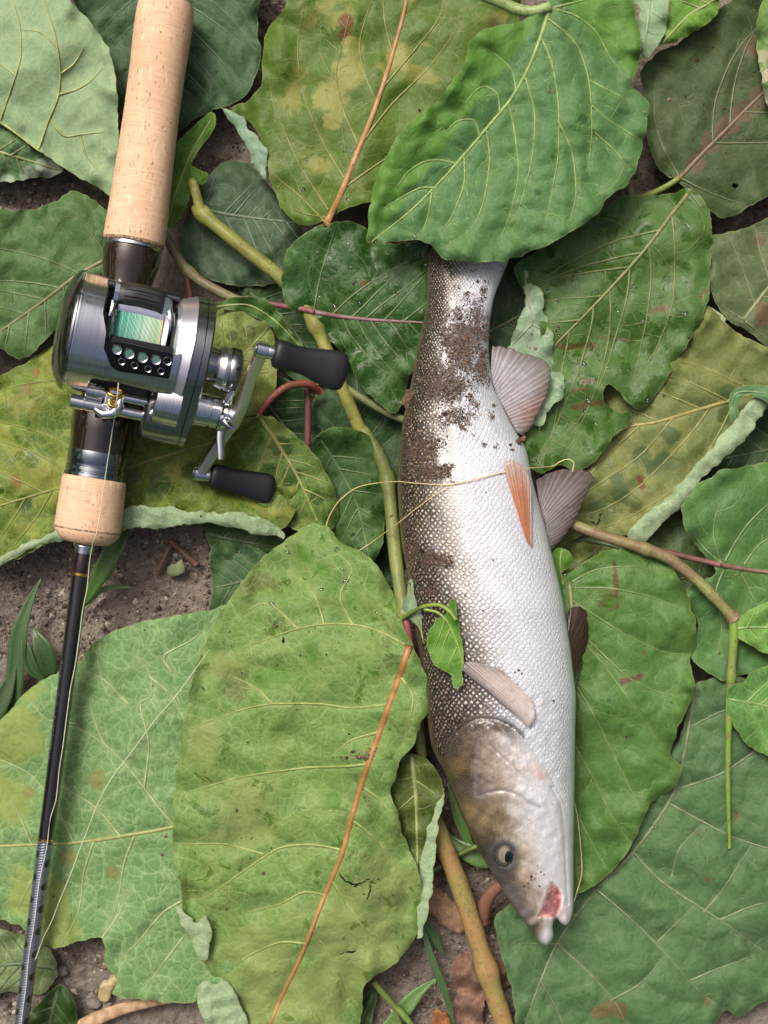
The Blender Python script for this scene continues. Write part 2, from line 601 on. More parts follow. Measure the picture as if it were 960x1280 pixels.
    v, f = sweep(Wp(mid[:, 0], mid[:, 1], zz), R, 8, .7)
    mesh_obj("midrib", v, f, mc, root)
    for p in L:
        p = resample(p, 3.0, False)
        zz = zf(p[:, 0], p[:, 1]) + raised * 1.5
        R = np.linspace(vr, .4, len(p)) * S
        v, f = sweep(Wp(p[:, 0], p[:, 1], zz), R, 5, .6)
        mesh_obj("side_vein", v, f, vc, root)
    if ladders:
        lp = [resample(p, 5.0, False) for p in ladders]
        allp = np.concatenate(lp); az = zf(allp[:, 0], allp[:, 1]) + .12
        LV, LF, k0 = [], [], 0
        for p in lp:
            q = Wp(p[:, 0], p[:, 1], az[k0:k0 + len(p)]); k0 += len(p)
            if len(p) < 2: continue
            v, f = sweep(q, np.linspace(.62, .30, len(p)) * S, 4, .6, cap=False)
            off = len(LV); LV += v.tolist(); LF += [tuple(i + off for i in g) for g in f]
        tag(mesh_obj("cross_veins", LV, LF, vc, root), kind="stuff")
    if petiole is not None:
        P = np.array(petiole, float)
        P = resample(catmull(P, False), 6.0, False)
        v, f = sweep(Wp(P[:, 0], P[:, 1], P[:, 2]), np.linspace(petr, max(midr, petr * .8), len(P)) * S, 10)
        mesh_obj("petiole", v, f, stem_mat(petcol or midcol or veins), root)
    for cu in curls:
        curl(root, *cu)
    return root, zf


def curl(root, outline, zc, mat=None, wave=3.0, seed=5, name="curled_edge", dome=10.0):
    """a margin of the leaf that has rolled over and shows its pale underside"""
    out = resample(catmull(outline, True), 3.5, True)
    out = out + rng.normal(0, .45, out.shape)
    oc_ = np.roll(out, -1, 0) - np.roll(out, 1, 0); on_ = np.stack([oc_[:, 1], -oc_[:, 0]], 1); on_ /= np.maximum(np.linalg.norm(on_, axis=1, keepdims=True), 1e-6)
    out = out + on_ * (Noise(seed + 41, 24)(out[:, 0], out[:, 1]) * 1.5)[:, None]
    V2, F = triangulate(out, 3.0)
    base = tps(zc)
    ed = dist_poly(V2, out, True)[0]
    w = max(ed.max(), 1)
    q = np.clip(ed / w, 0, 1)
    nz = Noise(seed + len(outline), 26)(V2[:, 0], V2[:, 1])
    z = base(V2[:, 0], V2[:, 1]) + dome * .5 * np.sqrt(1 - (1 - q) ** 2) + nz * wave * .8 + .7 * (1 - 2 * np.abs(Noise(seed + 7, 22, 6)(V2[:, 0], V2[:, 1]))) + .12 * Noise(seed + 8, 8)(V2[:, 0], V2[:, 1])
    o = mesh_obj(name, Wp(V2[:, 0], V2[:, 1], z), F, mat or UNDER, root)
    vattr(o, "vein_dist", np.full(len(V2), 50.0)); vattr(o, "edge_dist", ed)
    uvset(o, V2 * .01 + seed)
    so = o.modifiers.new("thickness", 'SOLIDIFY'); so.thickness = 0.45 * S; so.offset = -1
    es = o.modifiers.new('crisp_edge', 'EDGE_SPLIT'); es.split_angle = math.radians(62)
    return o


STEMM = {}


def stem_mat(c, alt=None):
    key = (tuple(c), alt)
    if key not in STEMM:
        M = Mat("stem")
        o = M.obj()
        n, _ = M.noise(o, 55, 4, .6)
        n2, _ = M.noise(o, 600, 3, .6)
        al = alt or tuple(np.array(c) * np.array([.8, .82, .75]))
        col = M.mix(M.ramp(n, .4, .6), L4(c, AK), L4(al, AK))
        col = M.mix(M.ramp(n2, .56, .70, 0, .7), col, L4((84, 66, 44)))
        n3, _ = M.noise(o, 210, 4, .7)
        col = M.mix(M.ramp(n3, .52, .66, 0, .45), col, L4((116, 92, 62), AK))
        M.set(color=col, rough=.5, spec=.35, normal=M.bump(M.math('ADD', n2, n3), .0003, .6))
        STEMM[key] = M.m
    return STEMM[key]


def stem(label, pts, r, mat, nodes=(), name="plant_stem", cat="stem", sides=12, group=None, r1=None):
    P = resample(catmull(np.array(pts, float), False), 5.0, False)
    W = Wp(P[:, 0], P[:, 1], P[:, 2])
    R = np.linspace(r, r1 if r1 is not None else r, len(P))
    R = R * (1 + .05 * Noise(len(P), 40)(P[:, 0], P[:, 1]))
    for (x, y) in nodes:
        dd = np.hypot(P[:, 0] - x, P[:, 1] - y)
        R = R * (1 + .34 * np.exp(-(dd / (1.1 * r)) ** 2))
    v, f = sweep(W, R * S, sides)
    o = mesh_obj(name, v, f, mat, origin=W[0])
    tag(o, label, cat, group)
    return o

# ------------------------------------------------------------------ ground
M = Mat("soil")
o_ = M.obj()
n1, _ = M.noise(o_, 16, 6, .65)
n2, _ = M.noise(o_, 190, 5, .7)
n3, _ = M.noise(o_, 900, 3, .7)
col = M.mix(M.ramp(n1, .35, .65), L4((118, 108, 98)), L4((90, 81, 72)))
col = M.mix(M.ramp(n2, .35, .7, 0, .8), col, L4((142, 133, 121)))
col = M.mix(M.ramp(n3, .55, .75, 0, .6), col, L4((70, 58, 48)))
v1 = M.voro(o_, 420, 'F1')
M.set(color=col, rough=.92, spec=.2, normal=M.bump(M.math('ADD', n3, M.math('ADD', n2, v1)), .0012, .9))
SOIL = M.m
ax = np.concatenate([-np.geomspace(200000, 760, 16), np.linspace(-700, 700, 176), np.geomspace(760, 200000, 16)])
gx, gy = np.meshgrid(ax, ax)
nA, nB, nC = Noise(1, 190), Noise(2, 46, 14), Noise(3, 15, 18)
near = np.clip((900 - np.hypot(gx, gy)) / 300, 0, 1).ravel()
gz = (nA(gx, gy) * 5 + nB(gx, gy) * 2.4 + nC(gx, gy) * 1.3 - 4) * near - 22
GV = np.stack([gx.ravel() * S, gy.ravel() * S, gz * S], 1)
n_ = len(ax)
GF = [(i * n_ + j, i * n_ + j + 1, (i + 1) * n_ + j + 1, (i + 1) * n_ + j) for i in range(n_ - 1) for j in range(n_ - 1)]
tag(mesh_obj("ground", GV, GF, SOIL), kind="structure")


def soilz(x, y):
    X = (np.ravel(x) - 480.0); Y = (640.0 - np.ravel(y))
    return nA(X, Y) * 5 + nB(X, Y) * 2.4 + nC(X, Y) * 1.3 - 26


ICO_V = np.array([(0, 0, 1), (.894, 0, .447), (.276, .851, .447), (-.724, .526, .447), (-.724, -.526, .447), (.276, -.851, .447),
                  (.724, .526, -.447), (-.276, .851, -.447), (-.894, 0, -.447), (-.276, -.851, -.447), (.724, -.526, -.447), (0, 0, -1)])
ICO_F = [(0, 1, 2), (0, 2, 3), (0, 3, 4), (0, 4, 5), (0, 5, 1), (1, 6, 2), (2, 7, 3), (3, 8, 4), (4, 9, 5), (5, 10, 1),
         (2, 6, 7), (3, 7, 8), (4, 8, 9), (5, 9, 10), (1, 10, 6), (6, 11, 7), (7, 11, 8), (8, 11, 9), (9, 11, 10), (10, 11, 6)]
OCT_V = np.array([(1, 0, 0), (0, 1, 0), (-1, 0, 0), (0, -1, 0), (0, 0, 1), (0, 0, -1)], float)
OCT_F = [(0, 1, 4), (1, 2, 4), (2, 3, 4), (3, 0, 4), (1, 0, 5), (2, 1, 5), (3, 2, 5), (0, 3, 5)]


def grains(name, C, R, mat, parent=None, ico=True, flat=.75, seed=1):
    """many small lumps, joined; C world metres, R metres"""
    r = np.random.default_rng(seed)
    bv, bf = (ICO_V, ICO_F) if ico else (OCT_V, OCT_F)
    n, m = len(C), len(bv)
    V = bv[None] * (1 + r.uniform(-.32, .32, (n, m, 1))) * np.asarray(R)[:, None, None]
    V = V * np.stack([r.uniform(.7, 1.3, n), r.uniform(.7, 1.3, n), np.full(n, flat)], 1)[:, None]
    a = r.uniform(0, 6.28, n)
    ca, sa = np.cos(a)[:, None], np.sin(a)[:, None]
    V = np.stack([V[..., 0] * ca - V[..., 1] * sa, V[..., 0] * sa + V[..., 1] * ca, V[..., 2]], -1) + np.asarray(C)[:, None]
    F = (np.array(bf)[None] + (np.arange(n) * m)[:, None, None]).reshape(-1, 3)
    o = mesh_obj(name, V.reshape(-1, 3), F, mat, parent, smooth=False)
    c = np.repeat(r.uniform(0, 1, n), m)
    vattr(o, "tint", c)
    return tag(o, kind="stuff")


def tint_mat(name, c0, c1, rough=.9, spec=.2, c2=None):
    M = Mat(name)
    t = M.attr("tint")
    col = M.mix(t, L4(c0), L4(c1))
    if c2 is not None: col = M.mix(M.ramp(t, .8, .9), col, L4(c2))
    n, _ = M.noise(M.obj(), 1500, 2, .6)
    M.set(color=col, rough=rough, spec=spec, normal=M.bump(n, .0003, .7))
    return M.m


GRAIN = tint_mat("soil_grain", (74, 63, 54), (130, 116, 102), c2=(176, 164, 148))
pts = []
for (x0, y0, x1, y1, n) in ((-40, 650, 300, 830, 5200), (0, 1150, 330, 1320, 4200), (430, 950, 670, 1320, 4200), (770, 180, 980, 330, 1200),
                            (225, 130, 350, 260, 900), (-30, 210, 110, 270, 900), (300, -20, 380, 60, 500)):
    pts.append(np.stack([rng.uniform(x0, x1, n), rng.uniform(y0, y1, n)], 1))
pts = np.concatenate(pts)
rad = np.minimum(rng.lognormal(.1, .55, len(pts)), 5.0)
grains("soil_grains", Wp(pts[:, 0], pts[:, 1], soilz(pts[:, 0], pts[:, 1]) + rad * .4), rad * S, GRAIN, ico=False)

# ------------------------------------------------------------------ leaves, lowest first
G_DARK = (70, 98, 62)
def dots(x0, y0, x1, y1, r):
    n = max(2, int(math.hypot(x1 - x0, y1 - y0) / (r * .7)))
    return [(x0 + (x1 - x0) * i / (n - 1), y0 + (y1 - y0) * i / (n - 1), r) for i in range(n)]


# ---- lowest layer, its shade partly put into darker leaf and vein colours
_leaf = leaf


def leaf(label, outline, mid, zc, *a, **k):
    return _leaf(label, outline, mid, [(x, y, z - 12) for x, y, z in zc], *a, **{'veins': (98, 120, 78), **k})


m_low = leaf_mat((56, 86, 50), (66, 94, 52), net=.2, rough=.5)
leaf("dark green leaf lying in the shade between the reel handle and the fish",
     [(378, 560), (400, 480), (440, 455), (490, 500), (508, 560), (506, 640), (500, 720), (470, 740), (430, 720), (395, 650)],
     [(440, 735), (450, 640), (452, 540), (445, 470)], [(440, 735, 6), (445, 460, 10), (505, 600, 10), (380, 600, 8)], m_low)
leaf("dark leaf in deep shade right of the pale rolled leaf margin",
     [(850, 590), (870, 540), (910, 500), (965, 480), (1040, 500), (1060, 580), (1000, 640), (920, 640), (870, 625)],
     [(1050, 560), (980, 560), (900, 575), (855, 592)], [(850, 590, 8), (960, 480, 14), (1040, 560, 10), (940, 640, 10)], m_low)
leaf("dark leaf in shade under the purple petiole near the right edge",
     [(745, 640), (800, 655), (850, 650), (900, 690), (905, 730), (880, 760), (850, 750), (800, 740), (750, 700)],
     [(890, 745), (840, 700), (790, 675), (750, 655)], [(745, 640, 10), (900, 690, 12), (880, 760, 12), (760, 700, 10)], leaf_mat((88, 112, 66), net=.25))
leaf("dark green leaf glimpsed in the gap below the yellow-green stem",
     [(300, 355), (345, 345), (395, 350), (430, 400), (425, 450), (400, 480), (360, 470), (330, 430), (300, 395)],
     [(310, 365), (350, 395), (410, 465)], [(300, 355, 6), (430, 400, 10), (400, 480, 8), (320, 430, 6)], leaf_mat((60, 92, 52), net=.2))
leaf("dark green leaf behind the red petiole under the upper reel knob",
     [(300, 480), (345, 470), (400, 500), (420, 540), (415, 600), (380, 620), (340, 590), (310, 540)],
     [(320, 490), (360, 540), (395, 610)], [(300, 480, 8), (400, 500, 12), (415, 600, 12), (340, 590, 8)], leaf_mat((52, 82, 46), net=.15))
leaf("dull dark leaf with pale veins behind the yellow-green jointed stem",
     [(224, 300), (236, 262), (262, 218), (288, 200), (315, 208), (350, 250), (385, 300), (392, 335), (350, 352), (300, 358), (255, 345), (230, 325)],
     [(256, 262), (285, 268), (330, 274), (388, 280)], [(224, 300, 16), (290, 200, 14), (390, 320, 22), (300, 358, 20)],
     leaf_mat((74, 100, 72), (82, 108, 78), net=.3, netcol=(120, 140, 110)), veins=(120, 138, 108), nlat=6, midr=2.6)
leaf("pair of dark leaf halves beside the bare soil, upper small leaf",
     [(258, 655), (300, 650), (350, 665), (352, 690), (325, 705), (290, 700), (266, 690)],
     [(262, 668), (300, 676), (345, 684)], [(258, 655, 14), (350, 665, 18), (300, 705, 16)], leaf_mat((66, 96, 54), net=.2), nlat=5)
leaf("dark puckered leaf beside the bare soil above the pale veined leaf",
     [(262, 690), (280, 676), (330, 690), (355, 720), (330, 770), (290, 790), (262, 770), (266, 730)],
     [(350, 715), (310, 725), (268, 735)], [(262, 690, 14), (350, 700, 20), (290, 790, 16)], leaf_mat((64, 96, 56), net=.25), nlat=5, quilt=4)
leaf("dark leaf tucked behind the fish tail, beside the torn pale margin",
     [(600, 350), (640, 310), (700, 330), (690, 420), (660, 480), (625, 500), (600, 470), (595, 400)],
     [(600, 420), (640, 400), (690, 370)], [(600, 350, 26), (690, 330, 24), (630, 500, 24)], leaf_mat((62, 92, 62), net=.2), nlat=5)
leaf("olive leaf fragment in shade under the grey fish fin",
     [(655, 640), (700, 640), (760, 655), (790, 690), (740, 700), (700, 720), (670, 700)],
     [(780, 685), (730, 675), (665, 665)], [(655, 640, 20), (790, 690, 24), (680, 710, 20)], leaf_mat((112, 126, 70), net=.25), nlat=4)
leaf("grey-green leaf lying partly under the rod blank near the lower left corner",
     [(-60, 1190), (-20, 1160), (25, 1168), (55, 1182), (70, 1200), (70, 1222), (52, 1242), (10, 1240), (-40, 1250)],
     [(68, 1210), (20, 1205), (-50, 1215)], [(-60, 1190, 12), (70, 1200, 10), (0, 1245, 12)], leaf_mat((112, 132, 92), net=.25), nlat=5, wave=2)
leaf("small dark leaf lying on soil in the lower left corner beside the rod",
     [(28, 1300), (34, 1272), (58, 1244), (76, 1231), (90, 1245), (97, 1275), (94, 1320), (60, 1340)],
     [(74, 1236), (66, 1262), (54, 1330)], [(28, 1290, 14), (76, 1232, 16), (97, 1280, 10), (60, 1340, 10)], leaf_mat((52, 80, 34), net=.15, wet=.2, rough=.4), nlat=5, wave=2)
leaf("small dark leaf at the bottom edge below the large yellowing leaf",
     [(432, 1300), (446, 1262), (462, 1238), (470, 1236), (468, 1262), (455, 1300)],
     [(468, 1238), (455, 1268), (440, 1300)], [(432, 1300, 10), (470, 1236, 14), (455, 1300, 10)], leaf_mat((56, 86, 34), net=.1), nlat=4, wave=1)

leaf = _leaf
# ---- left column
leaf("dark bluish green leaf behind the top of the cork handle",
     [(88, -60), (96, 10), (120, 40), (143, 80), (148, 128), (185, 160), (222, 166), (240, 150), (262, 140), (300, 125), (318, 100), (326, 70), (321, 20), (330, -60), (210, -110)],
     [(200, -100), (210, 0), (214, 80), (216, 160)], [(90, -50, 34), (325, -40, 40), (320, 80, 40), (150, 120, 26), (225, 165, 22)],
     leaf_mat((68, 102, 66), (78, 112, 72), net=.28, netcol=(105, 135, 100)), veins=(104, 132, 98), nlat=8, midr=2.2, wave=3)
leaf("bright green crinkled leaf squeezed beside the right side of the cork handle",
     [(212, 215), (222, 178), (240, 160), (262, 140), (270, 148), (264, 168), (244, 194), (240, 206), (252, 212), (260, 217), (256, 228), (238, 234), (234, 256), (222, 276), (208, 284), (202, 250)],
     [(208, 280), (222, 235), (240, 190), (266, 146)], [(212, 215, 40), (268, 146, 30), (258, 220, 34), (208, 284, 34)],
     leaf_mat((98, 140, 46), (84, 128, 44), net=.2, patch=(140, 150, 70), patch_amt=.2), nlat=5, midr=1.6, wave=3, edge=6, step=4)
leaf("mid green leaf with a speckled white margin at the left edge under the pale leaf",
     [(-70, 130), (-10, 150), (30, 170), (76, 208), (78, 215), (62, 222), (40, 222), (15, 227), (-10, 226), (-70, 230)],
     [(-70, 175), (0, 190), (72, 212)], [(-70, 150, 30), (0, 150, 44), (76, 212, 26), (0, 227, 26)],
     leaf_mat((98, 132, 84), (110, 140, 94), net=.3, spotA=(190, 205, 180)), spots_a=[(35, 218, 12), (65, 214, 12), (10, 224, 10), (50, 206, 8)], nlat=6)
leaf("mid green leaf at the left edge above the reel, brownish midrib rising to the right",
     [(-80, 300), (-40, 262), (0, 262), (40, 262), (72, 250), (92, 238), (118, 250), (136, 268), (140, 300), (136, 330), (118, 350), (92, 372), (70, 410), (40, 442), (20, 448), (-10, 432), (-70, 440)],
     [(136, 322), (95, 345), (52, 378), (0, 414), (-60, 450)], [(-80, 300, 40), (90, 240, 46), (138, 320, 36), (30, 445, 34), (0, 262, 44)],
     leaf_mat((86, 124, 72), (98, 134, 76), net=.3, netcol=(130, 155, 105), veinhalo=.2), veins=(122, 146, 96), midcol=(136, 132, 86), nlat=7, midr=3)
leaf("large pale leaf underside with raised yellow veins in the upper left corner",
     [(-120, -90), (-20, -110), (60, -60), (88, 0), (112, 26), (134, 58), (145, 100), (148, 150), (147, 200), (140, 244), (128, 238), (100, 222), (72, 205), (48, 188), (20, 168), (-10, 150), (-120, 110)],
     [(-120, 90), (-40, 130), (8, 158), (48, 188)], [(-100, -60, 60), (60, -60, 62), (146, 150, 62), (138, 240, 52), (0, 155, 56), (40, 60, 84)],
     leaf_mat((156, 186, 142), (166, 194, 150), net=.42, netw=.04, netcol=(188, 206, 154), under=True, rough=.6, transl=.1), under=m_low, ladder=0,
     veins=(186, 198, 122), lat=[[(48, 186), (60, 152), (72, 122), (75, 90), (70, 50), (58, 10), (40, -40)], [(0, 150), (14, 110), (26, 70), (24, 30), (10, -20)],
                                 [(73, 118), (95, 112), (115, 100), (128, 85)], [(62, 150), (80, 170), (100, 168), (130, 165)], [(75, 92), (92, 80), (104, 60)],
                                 [(20, 95), (0, 80), (-30, 72)], [(72, 60), (50, 40), (30, 38)], [(100, 168), (108, 195), (125, 215)]], vr=1.5, midr=2.4, quilt=-1.2, wave=4, raised=.4)
leaf("yellow-green blotched leaf spread under the reel",
     [(-70, 520), (-20, 480), (30, 455), (70, 430), (130, 418), (190, 440), (250, 470), (300, 500), (330, 530), (356, 560), (372, 600), (366, 645), (345, 665), (300, 648), (200, 640), (150, 645), (110, 668), (60, 680), (20, 700), (-10, 705), (-70, 690)],
     [(330, 540), (240, 560), (140, 590), (40, 620), (-60, 650)], [(-60, 520, 24), (130, 420, 22), (340, 560, 26), (300, 650, 44), (150, 650, 46), (0, 700, 36), (60, 560, 34), (240, 560, 26)],
     leaf_mat((112, 134, 52), (92, 118, 44), net=.28, patch=(146, 152, 72), patch_amt=.45, spotA=(150, 110, 60), spotB=(58, 86, 34), wet=.25),
     spots_a=[(45, 465, 8), (35, 485, 7), (20, 600, 10)], spots_b=[(110, 560, 14), (200, 605, 18), (80, 640, 16), (240, 590, 16), (30, 630, 12)], veins=(150, 156, 80), nlat=8,
     curls=[([(-40, 725), (0, 698), (30, 680), (60, 667), (100, 650), (140, 640), (175, 632), (210, 634), (250, 640), (290, 640), (330, 648), (352, 664), (356, 673), (340, 671), (310, 665), (280, 656), (240, 654), (210, 660), (170, 660), (130, 668), (100, 672), (60, 678), (30, 692), (0, 708), (-40, 745)],
             [(-40, 735, 40), (80, 664, 50), (200, 646, 54), (300, 650, 52), (356, 672, 42)], None, 3.0, 5, "curled_edge", 6.0)])
leaf("pale olive leaf tip behind the cast control knob of the reel",
     [(235, 400), (262, 388), (292, 388), (322, 395), (340, 412), (346, 440), (345, 480), (330, 515), (300, 520), (262, 500), (240, 450)],
     [(250, 500), (290, 460), (335, 410)], [(235, 400, 32), (340, 410, 34), (330, 515, 34), (250, 500, 28)],
     leaf_mat((136, 148, 78), (122, 138, 70), net=.22, spotA=(96, 100, 56)), spots_a=[(312, 415, 9), (290, 420, 7)], veins=(150, 158, 90), nlat=5, midr=1.8)
leaf("small dark leaf lying across the stem just above the pale olive leaf",
     [(262, 386), (282, 375), (310, 370), (335, 376), (350, 392), (365, 415), (380, 430), (372, 440), (350, 425), (338, 408), (318, 396), (290, 388)],
     [(268, 384), (310, 381), (345, 402), (376, 434)], [(262, 386, 40), (320, 372, 44), (380, 432, 34)], leaf_mat((72, 108, 52), net=.2, wet=.3), nlat=5, midr=1.4, wave=2, step=4)
leaf("blotched olive leaf on a red petiole to the right of the reel's lower knob",
     [(322, 520), (340, 522), (365, 540), (388, 562), (408, 590), (420, 620), (422, 650), (408, 664), (385, 668), (355, 655), (330, 640), (300, 625), (282, 600), (292, 560), (306, 532)],
     [(323, 520), (348, 556), (372, 596), (396, 650)], [(322, 520, 56), (420, 620, 48), (400, 664, 36), (290, 600, 34), (390, 565, 54)],
     leaf_mat((104, 132, 60), (88, 118, 50), net=.28, patch=(140, 152, 82), patch_amt=.4, spotA=(62, 92, 34), wet=.3), spots_a=[(352, 560, 16), (365, 600, 16), (395, 620, 10), (335, 590, 12)],
     veins=(168, 172, 96), nlat=6, petiole=[(400, 490, 22), (385, 480, 46), (362, 482, 56), (345, 492, 60), (330, 508, 60), (323, 520, 58)], petr=5.0, petcol=(156, 86, 74), fold=-.05)
leaf("pale blue-green leaf with a network of light veins under the rod blank",
     [(282, 757), (262, 763), (226, 768), (180, 777), (140, 790), (114, 806), (100, 826), (80, 838), (56, 848), (30, 868), (0, 900), (-50, 930), (-120, 1000), (-140, 1080), (-80, 1140), (0, 1150), (28, 1160), (50, 1180), (74, 1184), (100, 1176), (128, 1174), (132, 1205), (146, 1225), (142, 1245), (190, 1250), (246, 1252), (300, 1200), (320, 1100), (330, 900), (310, 780)],
     [(300, 1010), (220, 1033), (160, 1044), (90, 1054), (0, 1058), (-120, 1070)],
     [(280, 760, 44), (110, 810, 32), (0, 905, 30), (-120, 1050, 26), (50, 1180, 20), (130, 1180, 24), (145, 1244, 20), (245, 1250, 26), (240, 1000, 40), (90, 1054, 24), (150, 920, 40)],
     leaf_mat((126, 168, 104), (134, 174, 112), net=.53, netw=.05, netcol=(176, 202, 144), spotA=(158, 176, 92), spotB=(150, 150, 90), netscale=2.7, rough=.6, bump=2.0),
     spots_a=[(20, 920, 40), (0, 1000, 40), (40, 1120, 40), (70, 1160, 30), (40, 860, 20)], spots_b=[(120, 975, 12), (85, 1070, 12), (140, 1090, 9), (35, 990, 8)],
     veins=(182, 202, 138), midcol=(172, 174, 102), midr=3.0, vr=1.7, ladder=0,
     lat=[[(219, 1033), (195, 1005), (165, 965), (130, 930), (90, 905)], [(130, 930), (118, 900), (112, 876)], [(180, 985), (186, 930), (175, 880), (190, 870), (186, 840), (168, 815)],
          [(186, 846), (215, 870), (232, 905), (240, 940)], [(250, 1020), (246, 980), (238, 930)], [(215, 840), (205, 820), (240, 800), (256, 785)],
          [(170, 1040), (155, 1080), (146, 1130), (128, 1172)], [(128, 1172), (150, 1140), (160, 1110)], [(118, 1050), (105, 1090), (98, 1140), (76, 1182)], [(92, 1053), (70, 1010), (40, 970), (0, 950), (-40, 945)],
          [(60, 1056), (40, 1100), (20, 1140)], [(150, 1045), (120, 1010), (80, 985), (60, 975)], [(0, 1058), (-20, 1020), (-60, 985)], [(160, 880), (130, 850), (110, 840)], [(240, 1120), (205, 1140), (170, 1180), (148, 1200)],
          [(40, 1056), (20, 1010), (10, 1000)], [(230, 1170), (200, 1210), (180, 1235)], [(95, 905), (60, 900), (40, 880)]], quilt=3.4, wave=3, edge=4)

# ---- centre
leaf("glossy dark green leaf with a purple midrib left of the fish tail",
     [(354, 335), (360, 312), (380, 292), (405, 280), (436, 277), (458, 285), (470, 304), (510, 303), (545, 306), (552, 340), (545, 400), (530, 440), (512, 470), (497, 516), (475, 505), (448, 478), (432, 445), (405, 420), (385, 400), (362, 385), (352, 360)],
     [(392, 390), (430, 396), (470, 400), (545, 404)], [(354, 330, 58), (440, 278, 66), (540, 310, 56), (540, 420, 50), (497, 515, 36), (392, 390, 48)],
     leaf_mat((74, 114, 58), (62, 102, 52), net=.3, netcol=(110, 142, 90), wet=.66, rough=.36, spotA=(150, 110, 62)), spots_a=[(455, 355, 8), (420, 390, 6)],
     veins=(116, 142, 92), midcol=(150, 112, 112), nlat=6, petiole=[(328, 378, 40), (352, 382, 46), (376, 386, 50), (392, 390, 50)], petr=3.6, petcol=(150, 92, 92), quilt=3.6, wave=5)
leaf("medium green leaf with wet patches between the reel handle and the fish belly stem",
     [(391, 560), (396, 545), (412, 536), (436, 535), (456, 540), (468, 556), (478, 580), (484, 600), (482, 640), (478, 680), (466, 700), (448, 705), (425, 690), (408, 640), (398, 605)],
     [(398, 545), (420, 580), (446, 630), (462, 700)], [(391, 560, 34), (450, 538, 36), (484, 620, 30), (460, 704, 26)],
     leaf_mat((78, 116, 60), (66, 104, 48), net=.3, netcol=(118, 148, 92), spotA=(58, 94, 34), wet=.35), spots_a=[(405, 552, 12), (450, 560, 8), (440, 690, 14)], veins=(112, 142, 90), nlat=6, midr=2.0)
m26 = leaf_mat((118, 156, 82), (138, 168, 92), net=.34, netw=.04, netcol=(172, 198, 128), patch=(108, 122, 60), patch_amt=.2, spotA=(158, 170, 104), spotB=(84, 138, 42), wet=.3, rough=.48, bump=1.4, spot_soft=.6, spot_k=.6)
